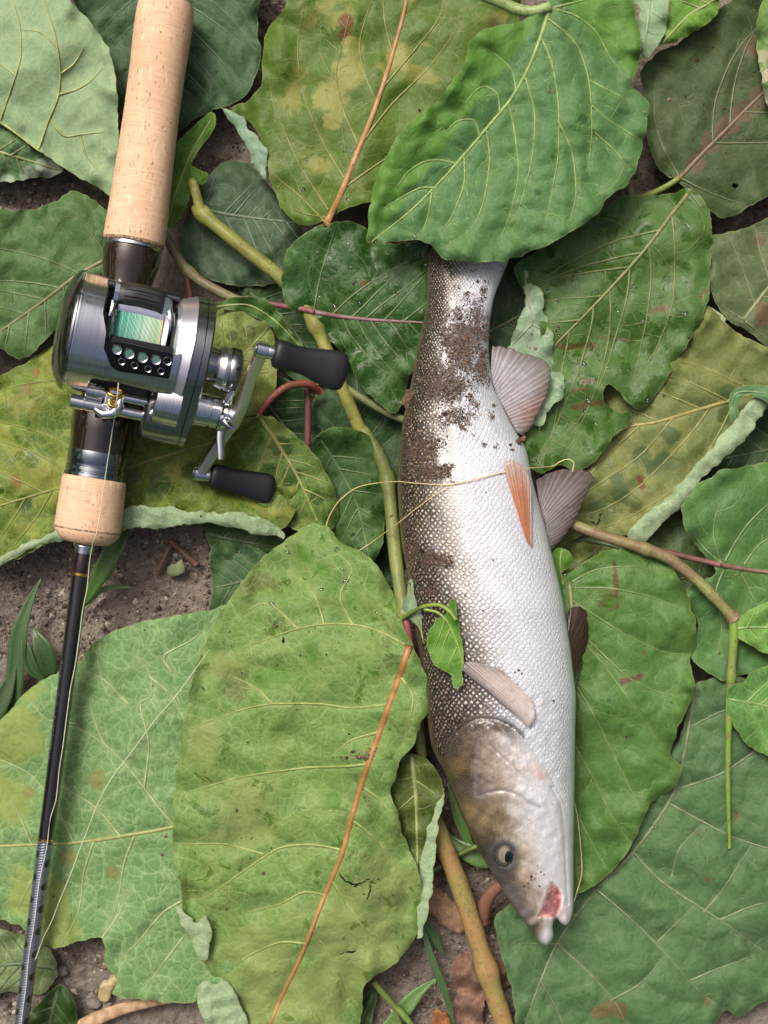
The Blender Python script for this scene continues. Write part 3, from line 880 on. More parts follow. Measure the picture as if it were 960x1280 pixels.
leaf("very large light olive leaf with an orange midrib in the lower centre",
     [(396, 655), (412, 660), (426, 678), (455, 692), (478, 716), (495, 752), (506, 786), (516, 806), (530, 838), (539, 862), (538, 884), (526, 905), (515, 935), (502, 948), (494, 972), (487, 990), (496, 1012), (502, 1040), (512, 1062), (526, 1100), (525, 1150), (514, 1180), (492, 1206), (466, 1222), (454, 1236), (452, 1268), (440, 1300), (380, 1350), (330, 1340), (306, 1280), (292, 1250), (272, 1226), (246, 1190), (230, 1152), (226, 1110), (216, 1060), (218, 1012), (216, 985), (224, 944), (230, 904), (238, 858), (250, 822), (266, 782), (290, 745), (322, 703), (356, 676), (380, 658)],
     [(512, 806), (502, 840), (488, 878), (466, 940), (446, 1000), (428, 1066), (402, 1130), (376, 1196), (346, 1260), (322, 1330)],
     [(396, 655, 56), (512, 806, 112), (538, 870, 112), (260, 800, 62), (218, 1000, 54), (300, 1270, 30), (440, 1290, 30), (524, 1150, 44), (400, 900, 80), (400, 1130, 70), (250, 1180, 34), (320, 1000, 62), (494, 985, 92), (370, 740, 74)],
     m26, veins=(168, 184, 104), midcol=(196, 140, 84), midr=4.4, midend=2.0, vr=2.1,
     lat=[[(506, 806), (480, 792), (450, 782), (410, 780), (372, 786), (330, 800), (290, 815)], [(405, 780), (396, 750), (382, 728), (360, 712)], [(440, 780), (425, 745), (440, 712), (420, 690)], [(372, 786), (345, 760), (325, 755), (300, 770)],
          [(488, 880), (440, 885), (400, 880), (340, 880), (300, 888), (240, 910)], [(340, 880), (320, 860), (290, 845)], [(462, 955), (430, 958), (380, 960), (300, 972), (230, 992)],
          [(425, 1062), (390, 1056), (350, 1060), (310, 1085), (260, 1120), (240, 1125)], [(330, 1068), (280, 1055), (225, 1055)], [(385, 1180), (350, 1178), (310, 1195), (285, 1215)],
          [(500, 845), (516, 870), (512, 900), (505, 930)], [(440, 1025), (470, 1050), (500, 1090), (516, 1130)], [(455, 985), (475, 1000), (490, 1020)], [(415, 1100), (440, 1140), (470, 1180), (485, 1200)], [(390, 1160), (415, 1200), (435, 1250)], [(475, 915), (440, 925), (420, 940)], [(410, 1120), (380, 1115), (350, 1130), (310, 1140)]],
     quilt=4.8, wave=6, wl=95, edge=7, crumple=3.4, tears=[(1.2, [(420, 1088), (430, 1100), (446, 1108), (458, 1100), (468, 1096)]), (.9, [(466, 1098), (462, 1112), (458, 1130)]), (1.4, [(424, 1194), (436, 1190), (446, 1188)]), (1.6, [(352, 796), (355, 806)]), (1.3, [(250, 858), (256, 864)])], ladder=20, spots_a=[(430, 1180, 80), (480, 1110, 60), (340, 1230, 90), (300, 1020, 60), (470, 1180, 60), (262, 920, 34), (400, 1240, 70), (280, 830, 24)],
     spots_b=[(382, 690, 16), (412, 735, 14), (404, 712, 13), (424, 700, 11), (392, 820, 13), (390, 806, 11), (350, 842, 20), (330, 850, 14), (320, 880, 13), (325, 960, 10), (416, 1000, 14), (378, 856, 15), (440, 745, 12)],
     petiole=[(506, 770, 108), (509, 785, 112), (512, 806, 113)], petr=5.6, petcol=(150, 72, 82),
     curls=[([(219, 1130), (232, 1142), (246, 1154), (258, 1143), (263, 1160), (262, 1195), (252, 1201), (246, 1190), (240, 1172), (228, 1158)], [(219, 1130, 52), (262, 1145, 56), (252, 1200, 50)], None, 2, 3, "curled_edge", 5),
            ([(246, 1238), (256, 1226), (268, 1232), (285, 1226), (296, 1245), (308, 1275), (314, 1310), (270, 1330), (256, 1290), (250, 1262)], [(246, 1238, 46), (296, 1240, 44), (290, 1310, 40)], None, 3, 4, "curled_edge", 6),
            ([(556, 985), (554, 1004), (549, 1030), (543, 1070), (541, 1110), (534, 1145), (526, 1170), (522, 1168), (524, 1120), (523, 1085), (530, 1055), (540, 1025), (548, 1000)], [(554, 990, 74), (540, 1060, 66), (524, 1165, 56)], None, 2, 6, "curled_edge", 4)])
leaf("folded dark olive leaf lobe standing behind the large light leaf, left of the fish head",
     [(496, 960), (512, 942), (534, 950), (548, 968), (554, 985), (549, 1010), (538, 1040), (526, 1080), (520, 1100), (508, 1062), (498, 1035), (486, 1000)],
     [(515, 945), (520, 1000), (522, 1090)], [(496, 960, 66), (552, 980, 72), (522, 1095, 54)], leaf_mat((92, 108, 48), (78, 98, 42), net=.22), nlat=4, wave=4, step=4)
leaf("small pale leaf curling upright where the orange petiole meets the stem",
     [(514, 722), (508, 742), (502, 760), (501, 770), (514, 774), (526, 790), (532, 808), (530, 826), (537, 802), (536, 788), (528, 770), (520, 752)],
     [(512, 728), (514, 758), (524, 778), (532, 815)], [(514, 722, 126), (502, 766, 116), (536, 790, 122), (531, 826, 118)], leaf_mat((140, 166, 134), (120, 150, 118), net=.2, under=True), nlat=3, midr=1.2, wave=1, edge=2, step=3, quilt=.6)
leaf("small bent bright green leaf lying on the flank of the fish",
     [(545, 775), (556, 770), (562, 752), (569, 748), (572, 770), (578, 800), (580, 830), (577, 845), (580, 852), (572, 862), (566, 858), (565, 845), (552, 838), (538, 822), (534, 795)],
     [(530, 762), (548, 766), (562, 782), (573, 808), (579, 830)], [(534, 795, 148), (569, 750, 162), (580, 840, 160), (545, 775, 150), (566, 858, 160)], leaf_mat((96, 142, 50), (82, 130, 44), net=.15), nlat=4, midr=1.8, wave=1.5, edge=2, step=3, quilt=1, veins=(150, 180, 90),
     petiole=[(500, 775, 112), (515, 765, 128), (530, 758, 142), (548, 756, 154), (562, 764, 162), (570, 775, 164)], petr=2.6, petcol=(142, 172, 78))

# ---- top centre and right
leaf("olive leaf with yellow blotches, a red-brown spot and an orange midrib at the top centre",
     [(380, -70), (358, 5), (334, 38), (328, 70), (327, 105), (312, 124), (286, 136), (310, 150), (326, 172), (334, 200), (338, 226), (350, 256), (366, 276), (386, 282), (404, 276), (430, 262), (470, 252), (520, 260), (580, 200), (640, 100), (650, 20), (640, -70), (520, -120)],
     [(408, 280), (425, 245), (445, 195), (468, 138), (490, 70), (508, 0), (520, -110)], [(380, -60, 66), (327, 100, 56), (286, 136, 44), (386, 282, 60), (408, 280, 64), (640, -60, 70), (600, 150, 64), (520, 260, 60)],
     leaf_mat((106, 136, 54), (94, 124, 46), net=.24, netcol=(142, 158, 84), patch=(158, 160, 84), patch_amt=.3, spotA=(122, 56, 34), spotB=(172, 172, 96), wet=.15, rough=.45),
     spots_a=[(433, 28, 12), (432, 45, 9)], spots_b=[(412, 120, 22), (435, 90, 20), (440, 60, 14), (500, 70, 20), (416, 150, 14)], veins=(158, 164, 92), midcol=(200, 150, 96), midr=4.4, midend=1.6,
     lat=[[(410, 262), (380, 215), (358, 170), (342, 130), (336, 90)], [(432, 225), (405, 180), (380, 120), (372, 60), (380, 10)], [(450, 185), (430, 140), (420, 90), (432, 40), (440, 0)], [(408, 272), (385, 268), (360, 258)],
          [(405, 276), (375, 245), (350, 225), (334, 205)], [(472, 130), (455, 90), (450, 50), (465, 0)], [(455, 175), (490, 130), (540, 80), (575, 30)], [(430, 235), (480, 200), (540, 170), (590, 120)], [(478, 110), (520, 60), (550, 20), (560, -30)], [(490, 65), (480, 20), (480, -30)]],
     quilt=3, wave=5, petiole=[(400, 300, 40), (404, 290, 56), (408, 280, 64)], petr=4.6, petcol=(196, 130, 86),
     curls=[([(276, 134), (290, 139), (304, 146), (309, 160), (320, 168), (326, 180), (333, 190), (333, 210), (332, 224), (326, 222), (318, 205), (306, 180), (296, 162), (284, 148)], [(276, 134, 52), (320, 168, 60), (330, 224, 52)], leaf_mat((160, 192, 164), (150, 184, 152), net=.15, under=True), 1.5, 5, "curled_edge", 5)])
leaf("large dull leaf with a gritty brown midrib in the shade of the upper right corner",
     [(800, 90), (822, 66), (850, 52), (885, 20), (930, -10), (990, -60), (1080, -40), (1110, 60), (1060, 180), (980, 236), (950, 250), (925, 266), (905, 272), (885, 262), (868, 246), (850, 230), (830, 218), (818, 200), (808, 170), (806, 120)],
     [(850, 222), (880, 190), (915, 155), (950, 120), (1080, 0)], [(806, 90, 56), (850, 225, 40), (905, 272, 36), (960, 245, 40), (990, -50, 50), (1080, 60, 44)],
     leaf_mat((90, 110, 68), (78, 100, 58), net=.22, netcol=(116, 132, 88), spotA=(118, 96, 74), spotB=(128, 140, 70), rough=.58), tears=[(3.2, [(915, 233), (923, 231)]), (1.5, [(838, 218), (850, 232), (846, 240)])], spots_a=[(868, 205, 13), (890, 180, 15), (910, 160, 14), (930, 140, 14), (950, 122, 16), (945, 60, 14)], 
     veins=(120, 132, 88), midcol=(134, 112, 84), nlat=6, ang=50, midr=3, wave=4, petiole=[(790, 250, 20), (815, 242, 30), (835, 232, 38), (850, 222, 42)], petr=4.5, petcol=(150, 164, 84))
leaf("grey-green leaf cut off by the right edge above the yellowing leaf",
     [(886, 300), (905, 292), (935, 284), (975, 266), (1050, 260), (1090, 340), (1050, 430), (975, 440), (938, 416), (915, 404), (896, 382), (886, 350)],
     [(930, 400), (960, 360), (985, 330), (1060, 300)], [(886, 300, 40), (975, 266, 44), (900, 385, 34), (975, 440, 34), (1080, 340, 34)], leaf_mat((104, 122, 82), (94, 114, 74), net=.28, netcol=(136, 150, 108), spotA=(120, 96, 70)), spots_a=[(958, 395, 16), (950, 300, 9)], veins=(140, 148, 104), nlat=6)
leaf("yellowing mottled leaf whose right margin has rolled into a pale strip",
     [(884, 384), (896, 392), (912, 408), (930, 420), (955, 432), (985, 440), (1010, 470), (960, 510), (935, 520), (905, 550), (878, 590), (840, 630), (800, 660), (770, 672), (730, 668), (690, 690), (668, 670), (700, 620), (735, 585), (750, 545), (745, 490), (760, 462), (800, 470), (845, 450), (868, 415)],
     [(1000, 470), (940, 492), (880, 510), (820, 528), (780, 536), (700, 580)], [(884, 384, 44), (985, 440, 34), (940, 510, 36), (800, 660, 34), (680, 685, 24), (760, 545, 26), (860, 440, 40)],
     leaf_mat((138, 146, 84), (124, 136, 76), net=.25, netcol=(168, 172, 108), patch=(102, 120, 66), patch_amt=.42, patch_scale=1.8, spotA=(84, 106, 66), spotB=(116, 62, 44), wet=.1),
     tears=[(1.6, [(738, 652), (746, 658), (750, 648), (752, 640)])], spots_a=[(776, 615, 15), (770, 598, 10), (800, 570, 14), (815, 585, 12), (840, 545, 14), (830, 575, 12), (912, 490, 12), (905, 520, 10), (750, 640, 14)], spots_b=[(800, 598, 7), (803, 608, 6)],
     veins=(160, 164, 96), midcol=(176, 164, 96), nlat=7, ang=48,
     curls=[([(783, 668), (792, 655), (806, 644), (822, 632), (840, 615), (858, 598), (872, 578), (888, 562), (902, 544), (918, 524), (932, 506), (950, 490), (975, 470), (990, 480), (965, 500), (952, 520), (935, 545), (915, 566), (895, 580), (876, 600), (862, 622), (842, 642), (820, 662), (800, 680), (788, 678)],
             [(785, 672, 44), (850, 615, 54), (930, 520, 56), (985, 475, 50)], None, 2.5, 7, "curled_edge", 7),
            ([(882, 383), (890, 384), (902, 394), (908, 400), (900, 402), (890, 394)], [(882, 383, 48), (902, 396, 50), (890, 394, 48)], None, 1, 8, "curled_edge", 3)])
leaf("wet green leaf with reddish streaks right of the fish tail",
     [(642, 335), (668, 316), (700, 300), (745, 270), (775, 246), (808, 244), (838, 242), (862, 234), (878, 248), (888, 268), (890, 305), (888, 345), (886, 372), (872, 410), (850, 445), (832, 476), (815, 500), (800, 511), (786, 505), (775, 490), (760, 480), (754, 488), (756, 504), (770, 514), (788, 516), (786, 530), (768, 545), (752, 566), (738, 582), (720, 588), (700, 582), (676, 592), (660, 580), (652, 545), (664, 500), (680, 460), (672, 400), (655, 365)],
     [(862, 240), (838, 270), (808, 310), (768, 355), (730, 395), (694, 432), (668, 470)], [(642, 335, 52), (770, 246, 52), (888, 270, 52), (885, 375, 52), (800, 510, 46), (740, 580, 40), (660, 585, 36), (700, 430, 46)],
     leaf_mat((86, 124, 64), (94, 130, 66), net=.26, netcol=(122, 150, 90), spotA=(124, 72, 58), spotB=(70, 112, 34), wet=.55, rough=.42, spot_k=.6),
     spots_a=dots(752, 422, 790, 426, 3.2) + dots(700, 434, 748, 431, 3) + dots(815, 388, 838, 383, 3.6) + dots(728, 477, 746, 475, 3.5) + dots(714, 489, 732, 486, 3) + dots(718, 509, 754, 503, 4.5) + dots(876, 370, 884, 362, 3.5) + dots(862, 425, 873, 421, 3.5),
     spots_b=[(715, 330, 14), (735, 330, 14), (735, 370, 12), (770, 315, 13), (690, 380, 12), (790, 440, 16), (765, 450, 14), (735, 545, 16), (710, 545, 12), (760, 530, 10)],
     veins=(136, 152, 94), midcol=(146, 146, 92), nlat=7, ang=48, midr=2.8, quilt=2.4)
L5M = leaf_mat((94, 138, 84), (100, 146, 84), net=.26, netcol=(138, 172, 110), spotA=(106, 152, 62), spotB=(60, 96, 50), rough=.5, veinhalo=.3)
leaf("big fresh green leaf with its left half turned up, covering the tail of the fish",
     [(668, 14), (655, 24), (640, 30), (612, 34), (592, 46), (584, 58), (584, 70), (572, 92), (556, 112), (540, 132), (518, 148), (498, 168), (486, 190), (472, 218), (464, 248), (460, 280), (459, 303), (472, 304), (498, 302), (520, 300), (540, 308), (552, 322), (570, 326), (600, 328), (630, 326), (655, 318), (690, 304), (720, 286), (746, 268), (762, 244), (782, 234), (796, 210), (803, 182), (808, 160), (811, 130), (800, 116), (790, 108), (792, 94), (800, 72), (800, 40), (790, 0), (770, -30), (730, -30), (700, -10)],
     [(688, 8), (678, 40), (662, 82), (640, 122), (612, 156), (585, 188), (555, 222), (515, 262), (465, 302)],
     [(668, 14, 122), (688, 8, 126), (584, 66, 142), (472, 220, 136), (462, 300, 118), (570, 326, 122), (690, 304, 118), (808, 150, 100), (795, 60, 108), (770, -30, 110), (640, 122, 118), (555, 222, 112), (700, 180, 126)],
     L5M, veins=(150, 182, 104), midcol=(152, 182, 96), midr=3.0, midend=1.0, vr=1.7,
     lat=[[(676, 45), (690, 80), (698, 130), (698, 190), (690, 240), (680, 290)], [(656, 95), (668, 140), (666, 190), (655, 240), (640, 290)], [(684, 22), (720, 55), (736, 100), (740, 160), (735, 210)], [(636, 128), (644, 170), (648, 215), (640, 260), (625, 300)],
          [(608, 162), (612, 200), (605, 250), (590, 285), (560, 306)], [(688, 10), (720, 20), (745, 40), (762, 70), (780, 95)], [(690, 10), (730, 0), (765, -10)], [(580, 195), (580, 230), (565, 270), (550, 290)],
          [(600, 172), (592, 150), (570, 152), (558, 164), (545, 150)], [(625, 142), (622, 118), (605, 108), (590, 118), (575, 140)], [(572, 205), (550, 200), (530, 202), (510, 215), (495, 235)], [(545, 235), (525, 235), (505, 245), (480, 260)], [(645, 112), (640, 88), (622, 70), (605, 60)], [(738, 130), (760, 150), (785, 165), (800, 175)], [(742, 165), (770, 190), (785, 210)], [(697, 150), (715, 190), (720, 240), (712, 280)], [(540, 240), (535, 270), (528, 290)], [(736, 100), (755, 110), (785, 125)]],
     quilt=6.2, wave=4, edge=6, spots_a=lambda x, y, m: np.maximum(np.clip(m[0] * np.where((y - 8) * (465 - 688) - (x - 688) * (302 - 8) > 0, 1, -1) * .05, 0, 1) * np.where(x < 690, 1, 0), np.clip((x - y * .9 - 690) / 30, 0, 1)), spots_b=[(728, 150, 6), (742, 165, 4), (738, 185, 4), (690, 195, 4), (662, 215, 4), (672, 240, 4)],  # spots_a paints brighter light on the upturned left half and right lobe
     petiole=[(600, -8, 104), (625, 2, 112), (648, 12, 120), (668, 14, 124), (688, 8, 126)], petr=7.5, petcol=(164, 190, 120))
leaf("pale leaf underside hanging between the big fresh leaf and the bright top-edge leaf",
     [(786, -40), (790, 0), (800, 10), (798, 40), (803, 72), (815, 66), (828, 48), (835, 25), (836, -10), (830, -60)],
     [(810, -60), (812, 0), (805, 68)], [(786, -40, 96), (836, -20, 100), (804, 70, 92)], leaf_mat((166, 196, 156), (154, 188, 148), net=.25, netcol=(190, 208, 170), under=True), nlat=5, veins=(178, 200, 152), midr=1.8, quilt=-1.5, wave=2)
leaf("bright yellow-green leaf at the top edge right of the pale underside",
     [(833, -60), (837, 0), (836, 20), (828, 46), (824, 58), (845, 52), (868, 40), (890, 24), (898, 8), (905, -40), (870, -80)],
     [(905, -10), (885, 5), (860, 20), (828, 54)], [(833, -60, 92), (824, 58, 84), (898, 8, 92), (900, -60, 92)], leaf_mat((104, 150, 56), (116, 158, 62), net=.22), nlat=5, midr=2, wave=3, petiole=[(940, -20, 90), (920, -10, 92), (905, -10, 92)], petr=3.5, petcol=(150, 180, 90))
leaf("sliver of green leaf with a pale brown margin at the right edge's top",
     [(950, 10), (946, 40), (947, 70), (952, 95), (955, 120), (965, 135), (1010, 120), (1050, 40), (1010, -40), (970, -30)],
     [(1040, 20), (1000, 50), (950, 90)], [(948, 40, 74), (962, 132, 70), (1040, 20, 70), (970, -30, 76)], leaf_mat((112, 150, 88), net=.2, spotA=(196, 190, 160)), spots_a=[(952, 70, 9), (955, 95, 9), (958, 120, 9)], nlat=4, wave=2)
leaf("narrow folded blue-green leaf crossing the rolled pale margin at the right edge",
     [(912, 496), (918, 486), (934, 482), (955, 481), (985, 490), (1010, 500), (985, 508), (960, 504), (938, 494), (924, 500), (922, 520), (914, 530), (911, 512)],
     [(914, 512), (920, 492), (945, 490), (1005, 500)], [(912, 496, 64), (955, 482, 70), (1000, 500, 62), (914, 528, 56)], leaf_mat((108, 150, 98), (98, 140, 92), net=.1), nlat=0, midr=1.2, wave=1, edge=1, step=3, veins=(140, 170, 120))
leaf("heart-shaped green leaf with a purple petiole entering from the right edge",
     [(852, 640), (855, 628), (870, 606), (886, 598), (900, 588), (930, 584), (960, 578), (1020, 590), (1070, 660), (1080, 720), (1040, 800), (990, 840), (960, 850), (930, 842), (906, 852), (884, 840), (864, 822), (872, 790), (868, 765), (858, 738), (876, 726), (896, 716), (880, 694), (866, 676), (856, 660)],
     [(900, 706), (930, 711), (970, 716), (1070, 720)], [(852, 640, 60), (960, 578, 62), (900, 708, 48), (862, 735, 40), (884, 840, 40), (960, 850, 38), (1070, 700, 50)],
     leaf_mat((86, 130, 74), (96, 140, 72), net=.28, netcol=(130, 165, 104), veinhalo=.3), veins=(138, 168, 106), midcol=(150, 112, 100), midr=3.2,
     lat=[[(902, 704), (892, 670), (896, 640), (912, 615)], [(906, 702), (918, 680), (935, 655), (960, 630), (990, 605)], [(900, 702), (885, 690), (868, 670)], [(905, 712), (895, 740), (902, 780), (898, 815)], [(925, 714), (940, 745), (960, 775)], [(930, 706), (950, 680), (985, 660)]],
     petiole=[(806, 684, 48), (840, 692, 48), (870, 699, 48), (900, 706, 50)], petr=4.0, petcol=(150, 100, 96), quilt=3.5)
leaf("broad green leaf with red marks lying against the right side of the fish",
     [(690, 740), (702, 722), (716, 714), (734, 702), (752, 690), (772, 686), (792, 685), (812, 690), (830, 702), (844, 716), (856, 736), (862, 752), (870, 778), (870, 806), (862, 824), (868, 850), (866, 872), (852, 900), (842, 926), (838, 944), (852, 960), (842, 984), (818, 998), (804, 1024), (790, 1056), (762, 1092), (728, 1116), (700, 1110), (680, 1060), (670, 960), (676, 840)],
     [(712, 726), (716, 780), (716, 860), (716, 960), (718, 1040), (724, 1112)], [(716, 714, 56), (792, 685, 56), (870, 800, 48), (850, 960, 42), (728, 1116, 40), (680, 950, 40), (780, 850, 56)],
     leaf_mat((92, 134, 66), (102, 142, 70), net=.28, netcol=(130, 162, 94), spotA=(116, 70, 62), spotB=(76, 116, 32), rough=.45), spots_a=[(758, 745, 8), (752, 755, 5), (806, 816, 4)] + dots(778, 852, 802, 845, 4) + dots(768, 700, 772, 760, 2.6),
     spots_b=[(745, 738, 14), (762, 752, 10), (735, 700, 12), (748, 696, 10), (742, 828, 6), (752, 798, 5)],
     veins=(132, 160, 96), lat=[[(714, 750), (745, 770), (785, 795), (830, 815), (860, 818)], [(716, 790), (750, 825), (790, 880), (825, 930)], [(716, 735), (760, 735), (810, 745), (850, 760)], [(716, 850), (740, 890), (775, 960), (800, 1010)], [(717, 930), (740, 970), (765, 1020), (785, 1050)], [(714, 728), (745, 712), (790, 708), (830, 715)], [(735, 800), (790, 850), (840, 870), (858, 868)], [(718, 1010), (735, 1045), (755, 1080)]],
     midcol=(140, 150, 90), quilt=7.0, wave=5)
leaf("huge dark bluish leaf with sunken veins filling the lower right corner",
     [(618, 1150), (634, 1132), (660, 1110), (700, 1090), (740, 1060), (780, 1010), (820, 960), (850, 920), (865, 862), (880, 850), (920, 846), (965, 860), (1040, 900), (1100, 1000), (1080, 1140), (1010, 1220), (960, 1248), (924, 1270), (906, 1262), (880, 1300), (800, 1360), (700, 1350), (652, 1300), (640, 1240), (626, 1190)],
     [(868, 868), (852, 960), (835, 1005), (792, 1065), (746, 1112), (696, 1180), (660, 1270), (650, 1320)], [(622, 1150, 26), (860, 870, 30), (965, 860, 34), (1080, 1000, 30), (960, 1245, 18), (800, 1350, 14), (650, 1310, 16), (800, 1060, 14), (900, 1100, 34), (800, 1200, 30), (700, 1170, 12)],
     leaf_mat((92, 128, 82), (100, 136, 88), net=.3, netcol=(118, 146, 108), spotA=(128, 106, 70), spotB=(140, 158, 78), rough=.52, bump=1.7, netscale=2.8), spots_a=[(758, 1262, 12), (775, 1263, 10), (745, 1266, 8), (885, 1100, 4), (922, 1020, 4), (868, 1040, 4), (884, 1251, 5)], 
     veins=(126, 146, 104), midcol=(130, 146, 104), midr=3.0, vr=2.0,
     lat=[[(852, 985), (900, 968), (935, 945), (965, 925), (1040, 900)], [(836, 1004), (880, 1028), (920, 1048), (965, 1062), (1050, 1090)], [(792, 1066), (830, 1104), (900, 1150), (965, 1196), (1010, 1215)], [(746, 1112), (790, 1150), (830, 1190), (870, 1235), (905, 1262)], [(696, 1180), (730, 1210), (770, 1255), (800, 1320)], [(675, 1225), (700, 1270), (720, 1330)],
          [(840, 1095), (850, 1060), (880, 1028)], [(760, 1100), (740, 1082), (720, 1086)], [(720, 1145), (690, 1140), (650, 1150)], [(880, 1140), (905, 1110), (940, 1055)], [(820, 1180), (850, 1150), (870, 1130)], [(700, 1180), (665, 1180), (640, 1180)], [(900, 1150), (950, 1130), (1000, 1130)], [(862, 910), (900, 890), (940, 880)], [(862, 1226), (900, 1210), (940, 1195)], [(764, 1250), (800, 1230), (830, 1195)]], quilt=8.0, wave=5)
leaf("small bright green leaf at the right edge just beside the stem joint",
     [(916, 784), (924, 772), (938, 762), (962, 752), (1000, 756), (1030, 790), (1000, 816), (960, 818), (938, 806), (922, 796)],
     [(916, 786), (945, 784), (980, 786), (1028, 790)], [(916, 784, 72), (962, 752, 78), (1000, 815, 66), (1030, 790, 66)], leaf_mat((114, 162, 76), (122, 168, 82), net=.2), veins=(152, 184, 104), nlat=5, midr=1.6, wave=2)
leaf("small bright green leaf at the right edge below the stem joint, wavy margin",
     [(908, 874), (914, 858), (930, 852), (940, 840), (965, 832), (1010, 836), (1040, 880), (1010, 940), (965, 946), (936, 932), (920, 912), (910, 892)],
     [(910, 874), (945, 880), (985, 886), (1038, 884)], [(908, 874, 66), (965, 832, 74), (1010, 940, 60), (1038, 884, 64)], leaf_mat((106, 152, 78), (98, 146, 72), net=.22), veins=(148, 180, 106), nlat=6, midr=1.6, wave=3)
leaf("torn pale leaf remnant with a ragged margin behind the anal fin",
     [(652, 330), (660, 345), (655, 352), (672, 360), (680, 372), (678, 392), (686, 400), (684, 408), (694, 424), (690, 440), (696, 452), (690, 462), (700, 468), (706, 480), (700, 500), (686, 512), (680, 530), (668, 528), (664, 512), (650, 505), (640, 470), (636, 440), (648, 400), (656, 372)],
     [(656, 345), (664, 400), (670, 460), (678, 520)], [(652, 330, 58), (690, 420, 54), (706, 480, 50), (640, 470, 40), (676, 528, 46)], leaf_mat((156, 188, 148), (146, 180, 138), net=.3, under=True), nlat=3, midr=1.0, wave=2, edge=4, step=4, rag=1.8, veins=(170, 190, 150))
leaf("little curled green leaf with a yellow tip behind the fish belly",
     [(690, 690), (700, 684), (712, 690), (716, 704), (706, 712), (700, 718), (706, 730), (698, 734), (690, 712)],
     [(704, 730), (700, 705), (702, 686)], [(690, 690, 62), (716, 700, 62), (702, 732, 58)], leaf_mat((84, 130, 42), (140, 150, 60), net=.1), nlat=0, midr=1.2, wave=1, edge=2, step=3)

# ------------------------------------------------------------------ stems
YG = stem_mat((166, 168, 86), (140, 146, 70)); OLV = stem_mat((146, 152, 92), (120, 128, 82)); RED = stem_mat((150, 88, 80), (136, 92, 78))
OR = stem_mat((172, 138, 90), (158, 146, 84)); PUR = stem_mat((132, 78, 80)); PALE = stem_mat((150, 164, 112), (124, 110, 84))
stem("yellow-green jointed stem running down from the cork handle towards the fish", [(246, 258, 34), (256, 270, 38), (280, 290, 42), (312, 316, 44), (350, 346, 44), (380, 382, 42), (396, 410, 40), (410, 442, 38), (428, 486, 32), (446, 528, 20), (462, 566, 8)], 8.5, YG, nodes=[(254, 268), (396, 408)])
stem("short side shoot rising from the joint of the yellow-green stem", [(252, 266, 40), (246, 246, 44), (240, 224, 44)], 6.5, YG, nodes=[])
stem("grey-green stem with a reddish joint beside the thumb bar of the reel", [(205, 292, 26), (220, 318, 28), (236, 340, 30), (262, 358, 32), (290, 372, 34), (320, 384, 34)], 6.0, PALE, nodes=[(236, 341)])
stem("thin purple-brown twig hanging from the joint beside the reel", [(233, 342, 30), (236, 360, 26), (240, 382, 22)], 4.0, PUR)
stem("thin brown stem passing behind the big reel knob to the fish", [(424, 480, 26), (450, 496, 30), (480, 514, 30), (508, 526, 28)], 5.0, OLV)
stem("thin purple vertical stem below the red petiole", [(384, 480, 30), (385, 520, 26), (384, 562, 24)], 4.2, PUR)
stem("upright olive stem running along the dark back of the fish", [(452, 536, 16), (470, 562, 26), (482, 590, 40), (487, 618, 50), (490, 650, 64), (494, 690, 80), (499, 730, 96), (506, 772, 106)], 8.0, stem_mat((140, 148, 84), (120, 134, 72)), nodes=[(486, 600), (505, 768)])
stem("olive stem showing beneath the crinkled margin of the large leaf, left of the gill cover", [(508, 812, 76), (516, 860, 66), (524, 910, 58), (528, 966, 46)], 6.5, OLV, nodes=[(528, 964)])
stem("green stem with a purple-brown joint reaching from the grey fin to the right", [(700, 650, 40), (722, 658, 48), (760, 672, 58), (800, 684, 64), (836, 698, 66), (870, 724, 68), (898, 752, 68), (918, 774, 66)], 6.8, stem_mat((150, 158, 92), (140, 118, 88)), nodes=[(918, 772), (808, 686)])
stem("thin tapering pale green shoot pointing down from the stem joint at the right", [(918, 772, 66), (917, 800, 66), (914, 840, 62), (911, 900, 56), (910, 980, 50), (912, 1060, 44)], 6.4, stem_mat((138, 152, 82), (122, 164, 60)), nodes=[(915, 845)], r1=2.0)
stem("thick orange and green stem beside the fish head at the bottom", [(528, 990, 34), (548, 1040, 32), (572, 1100, 28), (592, 1160, 24), (612, 1224, 20), (640, 1310, 16)], 12.0, OR, nodes=[(608, 1212)], sides=16)
stem("short pinkish stem bent down behind the tip of the fish snout", [(640, 1098, 30), (622, 1108, 26), (608, 1126, 18), (602, 1152, 8)], 8.5, stem_mat((150, 104, 88), (128, 88, 70)))
stem("thin green stalk crossing under the fish head", [(528, 1098, 10), (560, 1076, 16), (590, 1060, 22), (620, 1052, 24)], 3.4, stem_mat((104, 136, 62)))
stem("thin green stalk forking at the bottom edge under the large leaf", [(466, 1226, 22), (484, 1248, 18), (502, 1266, 14), (530, 1300, 10)], 4.0, stem_mat((132, 160, 82)))
stem("short fork of the thin stalk at the bottom edge", [(494, 1258, 16), (498, 1276, 12), (510, 1300, 8)], 3.0, stem_mat((142, 164, 92)))
stem("pale green stalk in the dark gap below the big fresh leaf", [(780, 190, 8), (786, 220, 12), (790, 252, 16)], 6.0, PALE)


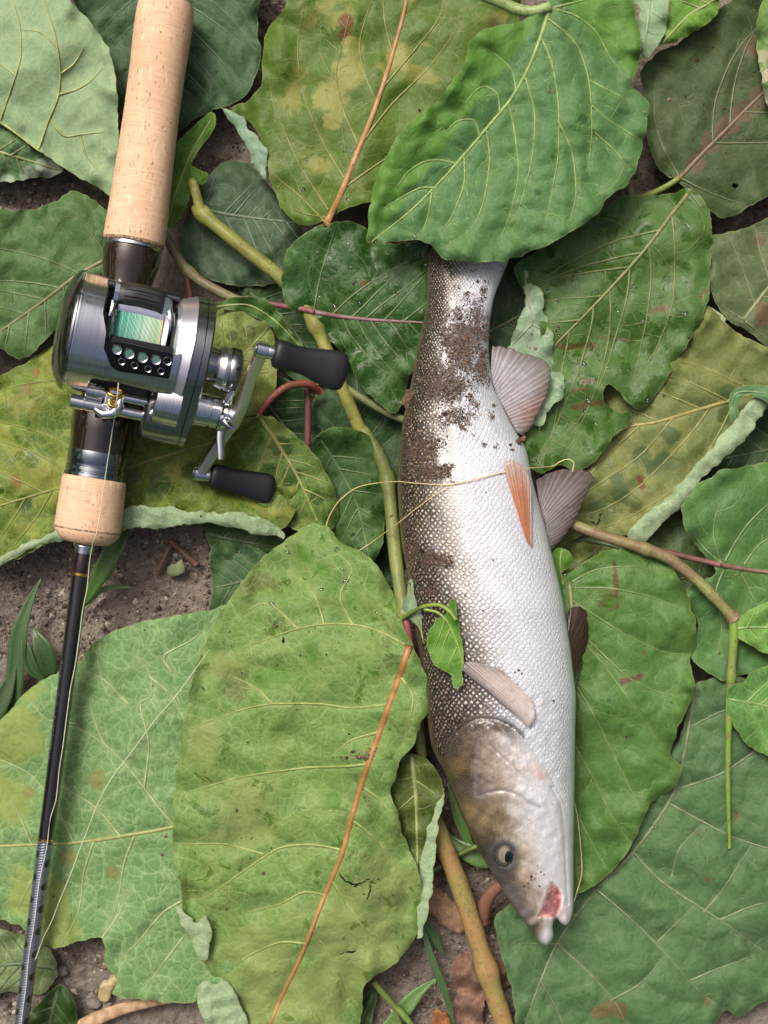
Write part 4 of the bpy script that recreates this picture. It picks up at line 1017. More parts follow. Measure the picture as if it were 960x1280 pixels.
# ------------------------------------------------------------------ grass blades, litter
def blade(label, pts, w, mat, name="grass_blade", cat="grass", fold=.35):
    P = resample(catmull(np.array(pts, float), False), 5.0, False)
    n = len(P)
    T = np.gradient(P[:, :2], axis=0); T /= np.linalg.norm(T, axis=1, keepdims=True)
    N_ = np.stack([-T[:, 1], T[:, 0]], 1)
    t = np.linspace(0, 1, n)
    ww = w * np.clip(np.minimum(1, (1 - t) * 2.2 + .04), 0, 1) * np.minimum(1, .55 + t * 2)
    V = []; cols = (-1, -.5, 0, .5, 1)
    for c in cols:
        q = P[:, :2] + N_ * (c * ww)[:, None]
        V.append(Wp(q[:, 0], q[:, 1], P[:, 2] - 14 + abs(c) * fold * ww))
    V = np.stack(V, 1).reshape(-1, 3)
    F = []
    for i in range(n - 1):
        for j in range(4):
            a = i * 5 + j
            F.append((a, a + 1, a + 6, a + 5))
    o = mesh_obj(name, V, F, mat, origin=V[2])
    so = o.modifiers.new("thickness", 'SOLIDIFY'); so.thickness = .6 * S
    return tag(o, label, cat)


def grass_mat(c):
    M = Mat("grass")
    n, _ = M.noise(M.vscale(M.obj(), (900, 900, 900)), 1, 3, .6)
    M.set(color=M.mix(M.ramp(n, .35, .65), L4(c, AK), L4(tuple(np.array(c) * .84), AK)), rough=.45)
    return M.m


gb1, gb2, gb3 = grass_mat((92, 132, 58)), grass_mat((70, 104, 56)), grass_mat((112, 150, 84))
blade("broad green grass blade emerging from under the front cork grip", [(158, 655, 30), (140, 690, 34), (122, 725, 30), (104, 758, 12)], 12, gb1)
blade("thin pale grass blade lying on the soil right of the rod", [(104, 762, 10), (125, 738, 12), (150, 734, 10), (168, 734, 8)], 3.5, gb3)
blade("dark upright grass blade at the left side on the soil", [(16, 900, 4), (18, 850, 14), (24, 790, 22), (40, 745, 24), (52, 722, 24)], 11, gb2)
blade("curled grass blade with a pale edge beside the dark upright blade", [(58, 848, 6), (42, 838, 14), (32, 812, 20), (29, 786, 20)], 7, gb2, fold=.9)
blade("curled tip of grass folding towards the rod", [(64, 846, 8), (56, 818, 22), (46, 796, 26), (40, 782, 20)], 12, gb2)
blade("dark green blade at the left edge under the veined leaf", [(-30, 930, 8), (-6, 890, 14), (12, 850, 16), (20, 820, 16)], 12, grass_mat((60, 90, 40)))
blade("long thin grass blade on the soil below the orange stem", [(528, 1158, 18), (540, 1200, 20), (556, 1240, 18), (572, 1300, 12)], 4.5, gb2)
blade("broad pale grass blade pointing up right at the bottom edge", [(470, 1310, 6), (500, 1268, 12), (524, 1240, 16), (548, 1222, 18)], 10, gb3)
blade("short dark grass blade beneath the thick orange stem", [(528, 1150, 16), (540, 1166, 14), (556, 1196, 10)], 6, gb2)
blade("green blade behind the fish head pointing to the upper left", [(622, 1078, 20), (596, 1072, 22), (572, 1056, 18), (560, 1040, 12)], 11, gb1)
blade("green strip of leaf left of the fish nape", [(590, 1060, 20), (576, 1030, 24), (566, 1000, 24), (560, 980, 20)], 6, gb1)


def dry_leaf(label, outline, zc, c0, c1, seed=3, name="dry_leaf", cat="dead leaf", wave=6, mid=None):
    out = resample(catmull(outline, True), 4.0, True)
    out = out + np.random.default_rng(seed).normal(0, 1.0, out.shape)
    V2, F = triangulate(out, 4.5)
    z = tps(zc)(V2[:, 0], V2[:, 1]) - 18 + Noise(seed, 30)(V2[:, 0], V2[:, 1]) * wave
    M = Mat("dead_leaf")
    n, _ = M.noise(M.obj(), 110, 5, .65); n2, _ = M.noise(M.obj(), 700, 3, .6)
    col = M.mix(M.ramp(n, .35, .65), L4(c0), L4(c1))
    col = M.mix(M.ramp(n2, .3, .7, 0, .5), col, L4(tuple(np.array(c1) * .7)))
    M.set(color=col, rough=.75, normal=M.bump(n2, .0004, .6))
    W = Wp(V2[:, 0], V2[:, 1], z)
    o = mesh_obj(name, W, F, M.m, origin=W[0])
    so = o.modifiers.new("thickness", 'SOLIDIFY'); so.thickness = .8 * S
    return tag(o, label, cat)


dry_leaf("crumpled reddish brown dead leaf beside the thick orange stem at the bottom", [(564, 1205), (576, 1192), (588, 1190), (600, 1200), (618, 1202), (636, 1200), (640, 1225), (628, 1240), (606, 1250), (604, 1290), (580, 1300), (566, 1270), (570, 1240)],
         [(564, 1205, 8), (640, 1220, 8), (590, 1300, 6), (590, 1210, 12)], (132, 98, 78), (92, 68, 54), wave=7)
dry_leaf("small tan dead leaf scrap on the soil below the leaf lobe", [(534, 1104), (546, 1106), (556, 1118), (572, 1132), (586, 1158), (572, 1166), (556, 1160), (546, 1148), (532, 1136)], [(536, 1110, 12), (578, 1158, 10), (550, 1145, 10)], (160, 128, 98), (120, 92, 70), wave=1)
dry_leaf("pale scrap of dry leaf lying on the bare soil right of the rod", [(207, 712), (218, 704), (228, 700), (230, 714), (220, 720), (210, 718)], [(207, 712, 6), (228, 700, 8), (220, 720, 6)], (128, 138, 96), (110, 118, 80), wave=1.5)
dry_leaf("crumbled tan leaf scrap on soil at the lower left", [(122, 1236), (132, 1226), (142, 1218), (150, 1224), (142, 1238), (134, 1252), (124, 1250)], [(122, 1240, 6), (148, 1220, 8), (134, 1252, 5)], (190, 176, 134), (152, 136, 96), wave=3)
dry_leaf("orange-brown dead leaf piece at the bottom edge", [(540, 1268), (552, 1262), (562, 1272), (560, 1300), (542, 1300)], [(540, 1268, 8), (562, 1272, 6), (550, 1300, 5)], (156, 98, 50), (116, 68, 36), wave=2)
WOOD = plain_mat("dry_wood", (186, 158, 124), .8, scale=220, bump=.0006, alt=(140, 112, 84))
P = resample(catmull(np.array([(90, 1290, 4), (120, 1274, 10), (150, 1262, 14), (185, 1254, 14), (214, 1252, 8)], float), False), 4, False)
v, f = sweep(Wp(P[:, 0], P[:, 1], P[:, 2] - 18), np.interp(np.linspace(0, 1, len(P)), [0, .3, .8, 1], [10, 9, 6, 2]) * S, 10, .5)
tag(mesh_obj("dry_stick", v, f, WOOD, origin=v[0]), "flat tan piece of dry wood on soil at the lower left", "stick")
TW = plain_mat("twig_bark", (104, 80, 62), .85, scale=500, bump=.0005, alt=(76, 58, 44))
for lab, p, r in (("short brown twig lying on the bare soil right of the rod", [(212, 676, 8), (226, 688, 9), (246, 706, 6)], 4),
                  ("thin twig crossing the short brown twig on the soil", [(214, 680, 10), (204, 700, 8), (196, 716, 5)], 3)):
    P = resample(catmull(np.array(p, float), False), 4, False)
    v, f = sweep(Wp(P[:, 0], P[:, 1], P[:, 2] - 20), r * S * (1 + .1 * np.sin(np.arange(len(P)))), 8)
    tag(mesh_obj("twig", v, f, TW, origin=v[0]), lab, "twig")
PEB = plain_mat("pebble_stone", (120, 112, 104), .8, scale=600, bump=.0003, alt=(92, 84, 78))
for lab, x, y, r in (("rounded grey pebble on soil under the veined leaf at lower left", 117, 1254, 9), ("small brown clod of soil left of the rod at lower left", 20, 1172, 6),
                     ("round crumbly clod on soil just right of the rod", 76, 1214, 9)):
    k = 3
    V = ICO_V.copy(); F = list(ICO_F)
    for _ in range(2):
        cache = {}; nf = []
        V = V.tolist()
        def midp(a, b):
            key = (min(a, b), max(a, b))
            if key not in cache:
                q = (np.array(V[a]) + np.array(V[b])) / 2; V.append((q / np.linalg.norm(q)).tolist()); cache[key] = len(V) - 1
            return cache[key]
        for a, b, c in F:
            ab, bc, ca = midp(a, b), midp(b, c), midp(c, a)
            nf += [(a, ab, ca), (b, bc, ab), (c, ca, bc), (ab, bc, ca)]
        F = nf; V = np.array(V)
    V = V * (1 + .12 * Noise(int(x), 1.2)(V[:, 0] + V[:, 2], V[:, 1]))[:, None] * np.array([1.15, .9, .8])
    c0 = Wp(x, y, soilz([x], [y])[0] + r * .5)
    tag(mesh_obj("pebble", V * r * S + c0, F, PEB, origin=c0), lab, "pebble")

# ------------------------------------------------------------------ fish
FO = [(560, 268), (548, 290), (541, 306), (535, 323), (534, 345), (534, 373), (530, 398), (524, 422), (519, 450), (514, 477), (508, 505), (503, 530), (499, 570), (497, 609), (499, 640), (501, 667), (505, 695), (509, 720), (513, 752), (518, 784), (523, 812), (527, 836), (530, 866), (534, 898),
      (540, 934), (556, 966), (568, 995), (580, 1025), (598, 1062), (617, 1094), (638, 1129), (650, 1145), (660, 1158), (668, 1170), (675, 1179), (682, 1182), (688, 1179), (692, 1170), (691, 1160), (692, 1152), (696, 1148), (701, 1154), (707, 1157), (712, 1153), (716, 1140), (717, 1126),
      (717, 1073), (718, 993), (719, 926), (720, 871), (718, 852), (716, 834), (713, 808), (709, 784), (705, 758), (700, 734), (695, 712), (690, 692), (684, 668), (675, 635), (667, 606), (662, 580), (657, 560), (644, 538), (630, 512), (616, 482), (612, 455), (611, 430), (613, 400), (618, 372), (626, 350), (636, 325), (640, 306), (640, 285), (634, 266)]
fo = resample(catmull(FO, True, 6), 2.6, True)
ys = np.arange(262, 1186.0)
Lx = np.zeros(len(ys)); Rx = np.zeros(len(ys))
for i, y in enumerate(ys):
    xs = []
    for a, b in zip(fo, np.roll(fo, -1, 0)):
        if (a[1] > y) != (b[1] > y): xs.append(a[0] + (y - a[1]) / (b[1] - a[1]) * (b[0] - a[0]))
    if xs: Lx[i], Rx[i] = min(xs), max(xs)
    elif i: Lx[i], Rx[i] = Lx[i - 1], Rx[i - 1]
ker = np.hanning(41); ker /= ker.sum()
def sm(a):
    return np.convolve(np.pad(a, 20, 'edge'), ker, 'valid')
HW = np.maximum((sm(Rx) - sm(Lx)) / 2, 8)
TY = lambda y: np.interp(y, [262, 330, 450, 600, 760, 880, 960, 1040, 1100, 1150, 1185], [17, 22, 34, 46, 53, 54, 51, 42, 31, 20, 11])
ZC = lambda y: np.interp(y, [262, 330, 450, 600, 760, 900, 1000, 1080, 1185], [66, 70, 82, 94, 100, 100, 94, 82, 66])
def sst(a, lo, hi):
    t = np.clip((a - lo) / (hi - lo), 0, 1); return t * t * (3 - 2 * t)


GILL = catmull([(548, 960), (556, 945), (562, 930), (572, 915), (585, 904), (600, 899), (618, 900), (634, 906), (648, 916), (660, 930), (672, 946), (684, 963), (694, 982), (704, 1002), (710, 1025), (713, 1060)], False)
HEADP = np.concatenate([GILL, np.array([(714, 1120), (716, 1150), (700, 1190), (660, 1190), (600, 1100), (540, 1000)])])
PRE = catmull([(597, 925), (596, 950), (595, 975), (596, 995), (612, 990), (630, 988), (648, 994), (662, 1004), (675, 1010)], False)
CHEEK = catmull([(612, 932), (630, 948), (648, 966), (662, 984)], False)
JAWL = catmull([(690, 985), (702, 1010), (706, 1050), (708, 1090), (710, 1130)], False)
LIP = catmull([(689, 1100), (684, 1112), (678, 1126), (675, 1138), (672, 1146), (664, 1152)], False)
MOUTH = catmull([(689, 1100), (695, 1105), (701, 1112), (704, 1121), (702, 1134), (698, 1144), (697, 1151), (693, 1155), (689, 1149), (680, 1148), (672, 1147), (676, 1136), (680, 1122), (684, 1111)], True)
EYE = (630.5, 1069.0)
fn1, fn2, fn3, fn4 = Noise(91, 60), Noise(92, 14, 14), Noise(93, 6, 16), Noise(94, 28, 12)


def fish_top(x, y, feat=True):
    x = np.ravel(x).astype(float); y = np.ravel(y).astype(float)
    Q = np.stack([x, y], 1)
    d = dist_poly(Q, fo, True)[0]
    ins = inside(Q, fo)
    d = np.where(ins, d, 0)
    hw = np.interp(y, ys, HW)
    q = np.clip(d / hw, 0, 1)
    prof = np.sqrt(np.maximum(1 - (1 - q) ** 2, 0))
    z = ZC(y) + TY(y) * prof
    if feat:
        near = y > 860
        if near.any():
            P = Q[near]; dz = np.zeros(len(P))
            dg = dist_poly(P, GILL)[0]; hin = inside(P, HEADP)
            dz += np.where(hin, 2.6 * np.exp(-dg / 34.0) - 5.6 * np.exp(-dg / 5.0), -3.0 * np.exp(-dg / 6.0))
            dp = dist_poly(P, PRE)[0]; vert = sst(P[:, 1], 960, 990); dz -= (.5 + .8 * vert) * np.exp(-(dp / (3.4 - 1.4 * vert)) ** 2); dz += (.2 + .3 * vert) * np.exp(-((dp - 6) / 4.0) ** 2)
            dc = dist_poly(P, CHEEK)[0]; dz -= 1.2 * np.exp(-(dc / 1.6) ** 2)
            dj = dist_poly(P, JAWL)[0]; dz -= 2.6 * np.exp(-(dj / 1.6) ** 2)
            r = np.hypot((P[:, 0] - EYE[0]) / .92, P[:, 1] - EYE[1])
            dz += 2.2 * np.exp(-((r - 17) / 5.0) ** 2) - 3.5 * np.exp(-(r / 12.0) ** 4)
            r2 = np.hypot(P[:, 0] - 644, P[:, 1] - 1124); dz -= 2.0 * np.exp(-(r2 / 3.0) ** 2)
            r3 = np.hypot(P[:, 0] - 639, P[:, 1] - 1121); dz += 1.2 * np.exp(-(r3 / 2.5) ** 2)
            mi = inside(P, MOUTH); dm = dist_poly(P, MOUTH, True)[0]
            dz -= np.where(mi, 6.5 * (1 - np.exp(-dm / 3.5)), 0)
            dz += np.where(mi, fn3(P[:, 0] * 1.3, P[:, 1] * 1.3) * .9, 0)
            dz += .4 * fn2(P[:, 0], P[:, 1]) + .22 * fn3(P[:, 0], P[:, 1])
            z[near] += dz * np.clip(q[near] * 4, 0, 1)
        z += fn1(x, y) * .8 * np.clip(q * 3, 0, 1)
    return z, q, d


inset = [resample(GILL, 2.0, False), resample(GILL, 2.0, False) + np.array([0, 2.2]), resample(GILL, 2.0, False) - np.array([0, 2.2]), resample(MOUTH, 2.0, True), resample(LIP, 2.0, False)]
for dd in (0.8, 2.0):
    t = np.roll(fo, -1, 0) - np.roll(fo, 1, 0)
    n_ = np.stack([t[:, 1], -t[:, 0]], 1); n_ /= np.maximum(np.linalg.norm(n_, axis=1, keepdims=True), 1e-9)
    for sgn in (1, -1):
        p = fo + n_ * dd * sgn
        ok = inside(p, fo)
        de = dist_poly(p, fo, True)[0]
        inset.append(p[ok & (de > dd * .85)])
hx, hy = np.meshgrid(np.arange(535, 720, 1.7), np.arange(890, 1186, 1.5)); hx[1::2] += .85
hp_ = np.stack([hx.ravel(), hy.ravel()], 1) + rng.uniform(-.2, .2, (hx.size, 2))
hp_ = hp_[inside(hp_, np.concatenate([GILL + np.array([-6, -14]), HEADP[len(GILL):]])) & inside(hp_, fo)]
hp_ = hp_[dist_poly(hp_, fo, True)[0] > 2.6]
gg_ = [resample(GILL, 1.6, False) + np.array([0, o]) for o in (0, 1.4, -1.4)]
for o_i in gg_ + [resample(MOUTH, 1.6, True)]: hp_ = hp_[dist_poly(hp_, o_i)[0] > .9]
inset = [p for p in inset[5:]] + gg_ + [resample(MOUTH, 1.6, True), hp_]
V2, F = triangulate(fo, 2.4, np.concatenate(inset))
z, q, dd = fish_top(V2[:, 0], V2[:, 1])
nv = len(V2)
top = Wp(V2[:, 0], V2[:, 1], z)
zb = ZC(V2[:, 1]) - (z - ZC(V2[:, 1])) * .85
# underside: shares the outline, mirrored below
bot = Wp(V2[:, 0], V2[:, 1], z); bot[:, 2] = zb * S
isb = dd < 1e-3
imap = np.arange(nv); extra = np.where(~isb)[0]
remap = imap.copy(); remap[extra] = nv + np.arange(len(extra))
FV = np.concatenate([top, bot[extra]])
FF = [tuple(f) for f in F] + [(remap[f[0]], remap[f[2]], remap[f[1]]) for f in F]
FF = [f for i, f in enumerate(FF) if not (i >= len(F) and all(isb[v] if v < nv else False for v in f))]
fish = empty("fish", tuple(Wp(600, 760, 45)), "silver fish with dark scaly back and dirt stuck on its flank, lying on the leaves", "fish")

# colours of the skin, with shade at gill and mouth painted in
x, y = V2[:, 0], V2[:, 1]
lx, rx = np.interp(y, ys, sm(Lx)), np.interp(y, ys, sm(Rx))
v = np.clip((x - lx) / np.maximum(rx - lx, 1), 0, 1)
def sst(a, lo, hi):
    t = np.clip((a - lo) / (hi - lo), 0, 1); return t * t * (3 - 2 * t)
def mixc(a, b, t): return a + (b - a) * t[:, None]
one = np.ones((nv, 1))
nz1, nz2, nz4 = fn1(x, y), fn2(x, y), fn4(x, y)
vn = v + .03 * nz1
ctr = mixc(lin((156, 138, 108)) * one, lin((196, 186, 172)) * one, sst(vn, .10, .32))
ctr = mixc(ctr, lin((190, 190, 194)) * one, sst(vn, .30, .52))
ctr = mixc(ctr, lin((202, 205, 212)) * one, sst(vn, .5, .72))
# the edges of the scales: dark on the back, hardly any on the belly
edge_shift = np.interp(y, [300, 450, 600, 700, 800, 880], [.16, .10, .02, .05, .14, .20])
pig = 1 - .92 * sst(vn - edge_shift, .10, .56)
ctr = mixc(ctr, ctr * .46, (1 - sst(vn - edge_shift, -.02, .2)))
headm = inside(V2, HEADP)
dg = dist_poly(V2, GILL)[0]
hm = np.where(headm, sst(dg, 0, 2), 0)
vh = v + .02 * nz2
vh = vh + .05 * nz4 + .03 * fn3(x, y)
hc = mixc(lin((40, 37, 36)) * one, lin((74, 64, 50)) * one, sst(vh, .12, .26))
hc = mixc(hc, lin((142, 130, 108)) * one, sst(vh, .20, .40))
hc = mixc(hc, lin((196, 190, 184)) * one, sst(vh, .36, .54))
hc = mixc(hc, lin((214, 214, 217)) * one, sst(vh, .50, .68))
for (gx_, gy_, gr, c, k) in ((570, 955, 13, (146, 122, 74), .6), (584, 1012, 13, (146, 120, 76), .55), (604, 1022, 22, (164, 144, 112), .5), (575, 985, 12, (84, 76, 74), .6), (586, 940, 14, (92, 82, 78), .55), (600, 918, 16, (96, 84, 80), .7),
                          (636, 960, 24, (176, 160, 152), .5), (622, 940, 16, (150, 138, 134), .5), (660, 1092, 16, (200, 180, 166), .5), (652, 1062, 14, (204, 184, 150), .5), (612, 1092, 14, (92, 96, 108), .7), (636, 1118, 16, (120, 118, 124), .7), (655, 1140, 13, (150, 146, 150), .6), (676, 970, 6, (206, 146, 130), .5), (668, 960, 10, (214, 184, 172), .6), (664, 1118, 10, (168, 156, 150), .5), (608, 985, 18, (150, 140, 146), .4)):
    hc = mixc(hc, lin(c) * one, k * np.exp(-((x - gx_) ** 2 + (y - gy_) ** 2) / gr ** 2) * (1 + .35 * nz2).clip(.2, 1.3))
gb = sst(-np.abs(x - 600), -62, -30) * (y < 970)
hc = mixc(hc, lin((62, 54, 52)) * one, .95 * (1 - sst(dg + 1.5 * nz2, 7, 17)) * gb)  # shadow band of the gill cover, painted along its upper edge
hc = mixc(hc, lin((214, 218, 226)) * one, .8 * np.exp(-((x - 682) ** 2 + (y - 1177) ** 2) / 110))
hc = mixc(hc, lin((232, 206, 204)) * one, .7 * np.exp(-((x - 704) ** 2 + (y - 1142) ** 2) / 120))
r = np.hypot((x - EYE[0]) / .9, y - EYE[1])
hc = mixc(hc, lin((74, 78, 92)) * one, .88 * np.exp(-(np.maximum(r - 14, 0) / 9.0) ** 2))
mi = inside(V2, MOUTH); dm = dist_poly(V2, MOUTH, True)[0]
dp = dist_poly(V2, PRE)[0]; hc = mixc(hc, lin((128, 122, 128)) * one, .5 * np.exp(-(dp / 2.6) ** 2))  # cheek crease drawn darker in the colour
hc = mixc(hc, lin((206, 152, 148)) * one, np.where(mi, sst(dm, .0, 2.5), 0))
hc = mixc(hc, lin((150, 74, 80)) * one, np.where(mi, sst(dm + 2.2 * nz2, 3.2, 5.5), 0))  # depth of the mouth cavity painted as darker flesh towards the middle
dl = dist_poly(V2, LIP)[0]; hc = mixc(hc, lin((206, 188, 180)) * one, np.where(~mi, .7 * np.exp(-(dl / 4) ** 2), 0))
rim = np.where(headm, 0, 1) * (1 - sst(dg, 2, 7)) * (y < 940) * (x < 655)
ctr = mixc(ctr, lin((48, 42, 42)) * one, .9 * rim)  # same gill shade painted on the body side
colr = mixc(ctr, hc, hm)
scm = (1 - hm) * (1 - .9 * rim) * sst(y * 0 + q, .0, .08)
# dirt
mud = np.zeros(nv)
def blob(a, cx, cy, rx_, ry_, k): return np.maximum(a, k * np.exp(-(((x - cx) / rx_) ** 2 + ((y - cy) / ry_) ** 2)))
MUD = [(578, 430, 34, 60, 1.0), (600, 410, 22, 34, .9), (590, 372, 30, 24, .55), (604, 364, 8, 8, .9), (560, 480, 44, 44, .9), (600, 455, 18, 34, .9), (570, 520, 38, 26, .75), (530, 560, 30, 34, .85), (540, 590, 26, 18, 1.0), (512, 560, 16, 40, .8), (596, 505, 16, 8, .5), (615, 522, 6, 7, .8), (606, 556, 5, 5, .8), (620, 560, 5, 5, .7),
       (515, 690, 12, 26, .95), (540, 700, 26, 12, 1.0), (556, 704, 14, 8, .9), (537, 740, 12, 8, .8), (505, 660, 8, 16, .7), (560, 585, 14, 10, .8), (575, 340, 20, 8, .35), (628, 338, 8, 10, .4)]
for m_ in MUD: mud = blob(mud, *m_)
mudn = np.clip(mud + .12 * nz4, 0, 1)
body = mesh_obj("body", FV, FF, None, fish)
full = lambda a, fill=None: np.concatenate([a, a[extra]])
cattr(body, "skin", full(colr)); vattr(body, "pigment", full(pig)); vattr(body, "scale_mask", full(scm)); vattr(body, "mud", full(mudn)); vattr(body, "mouth", full(np.where(mi, 1.0, 0.0)))
# scale coordinates: even pitch in the middle, finer towards the tail
wid = np.maximum(rx - lx, 60)
dens = np.interp(ys, [262, 350, 500, 700, 900], [1.45, 1.35, 1.1, .98, 1.0])
sarc = np.concatenate([[0], np.cumsum(dens[:-1])])
su = np.interp(y, ys, sarc)
tv = np.arcsin(np.clip((x - (lx + rx) / 2) / (wid / 2), -1, 1)) * 88 * np.interp(y, [262, 500, 800], [.8, .95, 1.0])
uvset(body, np.stack([full((su + tv) / 100), full((su - tv) / 100)], 1))

M = Mat("fish_skin")
uv = M.uv()
wn_, wc = M.noise(uv, 6, 2, .5)
uvw = M.vadd(uv, M.vscale(wc, (.018, .018, 0)))
SC = 12.8
f1 = M.voro(uvw, SC, 'F1', .42)
vc_ = M.n('TexVoronoi'); M.put(vc_.inputs['Vector'], uvw); vc_.inputs['Scale'].default_value = SC; vc_.inputs['Randomness'].default_value = .42
cellr = vc_.outputs['Color']
e1 = M.voro(uvw, SC, 'DISTANCE_TO_EDGE', .42)
g1, _ = M.noise(uv, 5.5, 4, .6)
skin = M.attr("skin", "Color"); pg = M.attr("pigment"); sm_ = M.attr("scale_mask"); md = M.attr("mud")
net = M.math('MULTIPLY', M.ramp(M.math('DIVIDE', e1, M.ramp(pg, 0, 1, .24, .46)), .1, 1.0, 1, 0), sm_)
pgn = M.math('MULTIPLY', pg, M.ramp(g1, .25, .7, .75, 1.05))
amt = M.math('ADD', M.math('MULTIPLY', pgn, .95), .10, clamp=True)
dark = M.mix(pg, L4((176, 174, 176)), L4((34, 28, 23)))
col = M.mix(M.math('MULTIPLY', net, amt), skin, dark)
cr_ = M.n('SeparateXYZ'); M.put(cr_.inputs[0], cellr)
col = M.mix(M.math('MULTIPLY', M.math('MULTIPLY', cr_.outputs[0], sm_), M.ramp(pg, 0, 1, .16, .5)), col, M.mix(1.0, col, (.5, .47, .43, 1), 'MULTIPLY'))
glint = M.math('MULTIPLY', M.math('MULTIPLY', M.ramp(f1, .0, .34, 1, 0), sm_), M.ramp(pg, 0, 1, .3, .42))
col = M.mix(glint, col, L4((224, 216, 200)))  # glint at each scale's centre, painted into the colour
hn, _ = M.noise(uv, 26, 5, .7)
hf, _ = M.noise(uv, 34, 5, .8)
col = M.mix(M.math('MULTIPLY', M.ramp(hn, .42, .72, 0, .38), M.math('SUBTRACT', 1, sm_)), col, M.mix(1.0, col, (.60, .56, .50, 1), 'MULTIPLY'))
hd = M.math('SUBTRACT', 1, sm_, clamp=True)
lum = M.n('RGBToBW'); M.put(lum.inputs[0], skin)
fl = M.math('MULTIPLY', M.math('MULTIPLY', M.ramp(hf, .50, .64), hd), M.ramp(lum.outputs[0], .06, .6, .42, .05))
col = M.mix(fl, col, L4((190, 160, 106)))
fl2 = M.math('MULTIPLY', M.math('MULTIPLY', M.ramp(hf, .46, .34), hd), M.ramp(lum.outputs[0], .15, .7, .75, .12))
col = M.mix(fl2, col, L4((58, 48, 42)))
ir, _ = M.noise(uv, 2.2, 3, .5)
col = M.mix(M.math('MULTIPLY', M.ramp(ir, .35, .65, 0, .22), M.math('SUBTRACT', 1, pg, clamp=True)), col, L4((206, 212, 228)))
mcol = M.mix(M.ramp(hn, .3, .7), L4((62, 48, 40)), L4((104, 86, 72)))
fine, _ = M.noise(uv, 70, 3, .7)
mn1, _ = M.noise(uv, 9, 4, .7); mn2, _ = M.noise(uv, 38, 4, .7)
mm = M.math('ADD', md, M.math('ADD', M.math('MULTIPLY', M.math('SUBTRACT', mn1, .5), 1.5), M.math('MULTIPLY', M.math('SUBTRACT', mn2, .5), 2.4)))
mf = M.math('MULTIPLY', M.ramp(mm, .60, .74), M.ramp(md, .08, .3, 0, .92))
col = M.mix(mf, col, mcol)
sh = M.math('MULTIPLY', M.math('ADD', M.ramp(e1, 0, .28, 0, 1), M.math('MULTIPLY', M.ramp(f1, 0, .5, 1, 0), .6)), M.math('ADD', M.math('MULTIPLY', sm_, .9), .0))
nor = M.bump(M.math('MULTIPLY', sh, M.ramp(pg, 0, 1, .30, .9)), .0005, .8)
nor = M.bump(M.math('MULTIPLY', M.math('ADD', fine, hn), M.math('ADD', M.math('MULTIPLY', mf, 1.0), .08)), .0011, .8, nor)
rr = M.math('ADD', M.ramp(hn, .3, .7, .26, .42), M.math('MULTIPLY', mf, .5), clamp=True)
mt = M.math('MULTIPLY', M.math('MULTIPLY', M.math('SUBTRACT', 1, mf, clamp=True), M.math('SUBTRACT', 1, M.attr("mouth"), clamp=True)), .22)
M.set(color=col, rough=rr, metal=mt, normal=nor, spec=.5)
M.put(M.b.inputs["Coat Weight"], M.math('MULTIPLY', M.math('SUBTRACT', 1, mf, clamp=True), .35)); M.b.inputs["Coat Roughness"].default_value = .12
body.data.materials.append(M.m)


def fz(x, y): return fish_top([x], [y], False)[0][0]


# eye: a shallow ball with a dark pupil
def dome(name, cx, cy, rx_, ry_, z0, hgt, mat, parent, nr=10, na=32, tilt=(0, 0)):
    V = [(cx, cy, z0 + hgt)]; F = []
    for i in range(1, nr + 1):
        a = i / nr * math.pi / 2
        for j in range(na):
            t = 2 * math.pi * j / na
            px, py = math.sin(a) * math.cos(t), math.sin(a) * math.sin(t)
            V.append((cx + rx_ * px, cy + ry_ * py, z0 + hgt * math.cos(a) + tilt[0] * rx_ * px + tilt[1] * ry_ * py))
    for j in range(na): F.append((0, 1 + (j + 1) % na, 1 + j))
    for i in range(nr - 1):
        for j in range(na):
            a = 1 + i * na + j; b = 1 + i * na + (j + 1) % na
            F.append((a, b, b + na, a + na))
    V = np.array(V)
    o = mesh_obj(name, Wp(V[:, 0], V[:, 1], V[:, 2]), F, mat, parent)
    vattr(o, 'ring', np.concatenate([[0], np.repeat(np.sin(np.arange(1, nr + 1) / nr * math.pi / 2), na)]))
    return o


M = Mat("iris")
o_ = M.obj(); n, _ = M.noise(o_, 900, 4, .7)
rg_ = M.math('ADD', M.attr('ring'), M.math('MULTIPLY', M.math('SUBTRACT', n, .5), .22))
ic = M.mix(M.ramp(rg_, .52, .66), L4((140, 134, 114)), L4((84, 78, 68)))
ic = M.mix(M.ramp(rg_, .72, .95), ic, L4((52, 50, 56)))
M.set(color=ic, rough=.12, metal=.2, coat=1.0, coatrough=.05)
IRIS = M.m
gx_ = (fz(640, 1069) - fz(621, 1069)) / 19; gy_ = (fz(630, 1078) - fz(630, 1060)) / 18
ez = fz(*EYE) - 3.0
eye = dome("eye", EYE[0], EYE[1], 12.8, 16.0, ez, 7.0, IRIS, fish, tilt=(gx_ * .7, gy_ * .7))
PUP = plain_mat("pupil", (12, 14, 22), .05, coat=1.0)
RING = plain_mat("eye_ring", (58, 56, 62), .3)
pp = dome("pupil", 634.4, 1070.5, 6.3, 8.2, ez + 5.6, 2.2, PUP, fish, tilt=(gx_ * .7, gy_ * .7))
pp.location = Vector(fish.location) - Vector(fish.location); pp.parent = eye
# dark orbit rim
a = np.linspace(0, 2 * np.pi, 49)[:-1]
rp = np.stack([EYE[0] + 14.0 * np.cos(a), EYE[1] + 16.4 * np.sin(a)], 1)
rz = ez + 1.6 + (rp[:, 0] - EYE[0]) * gx_ * .8 + (rp[:, 1] - EYE[1]) * gy_ * .8
P = Wp(np.append(rp[:, 0], rp[0, 0]), np.append(rp[:, 1], rp[0, 1]), np.append(rz, rz[0]))
vv, ff = sweep(P, 1.5 * S, 8, .8, cap=False)
mesh_obj("eye_rim", vv, ff, RING, fish)

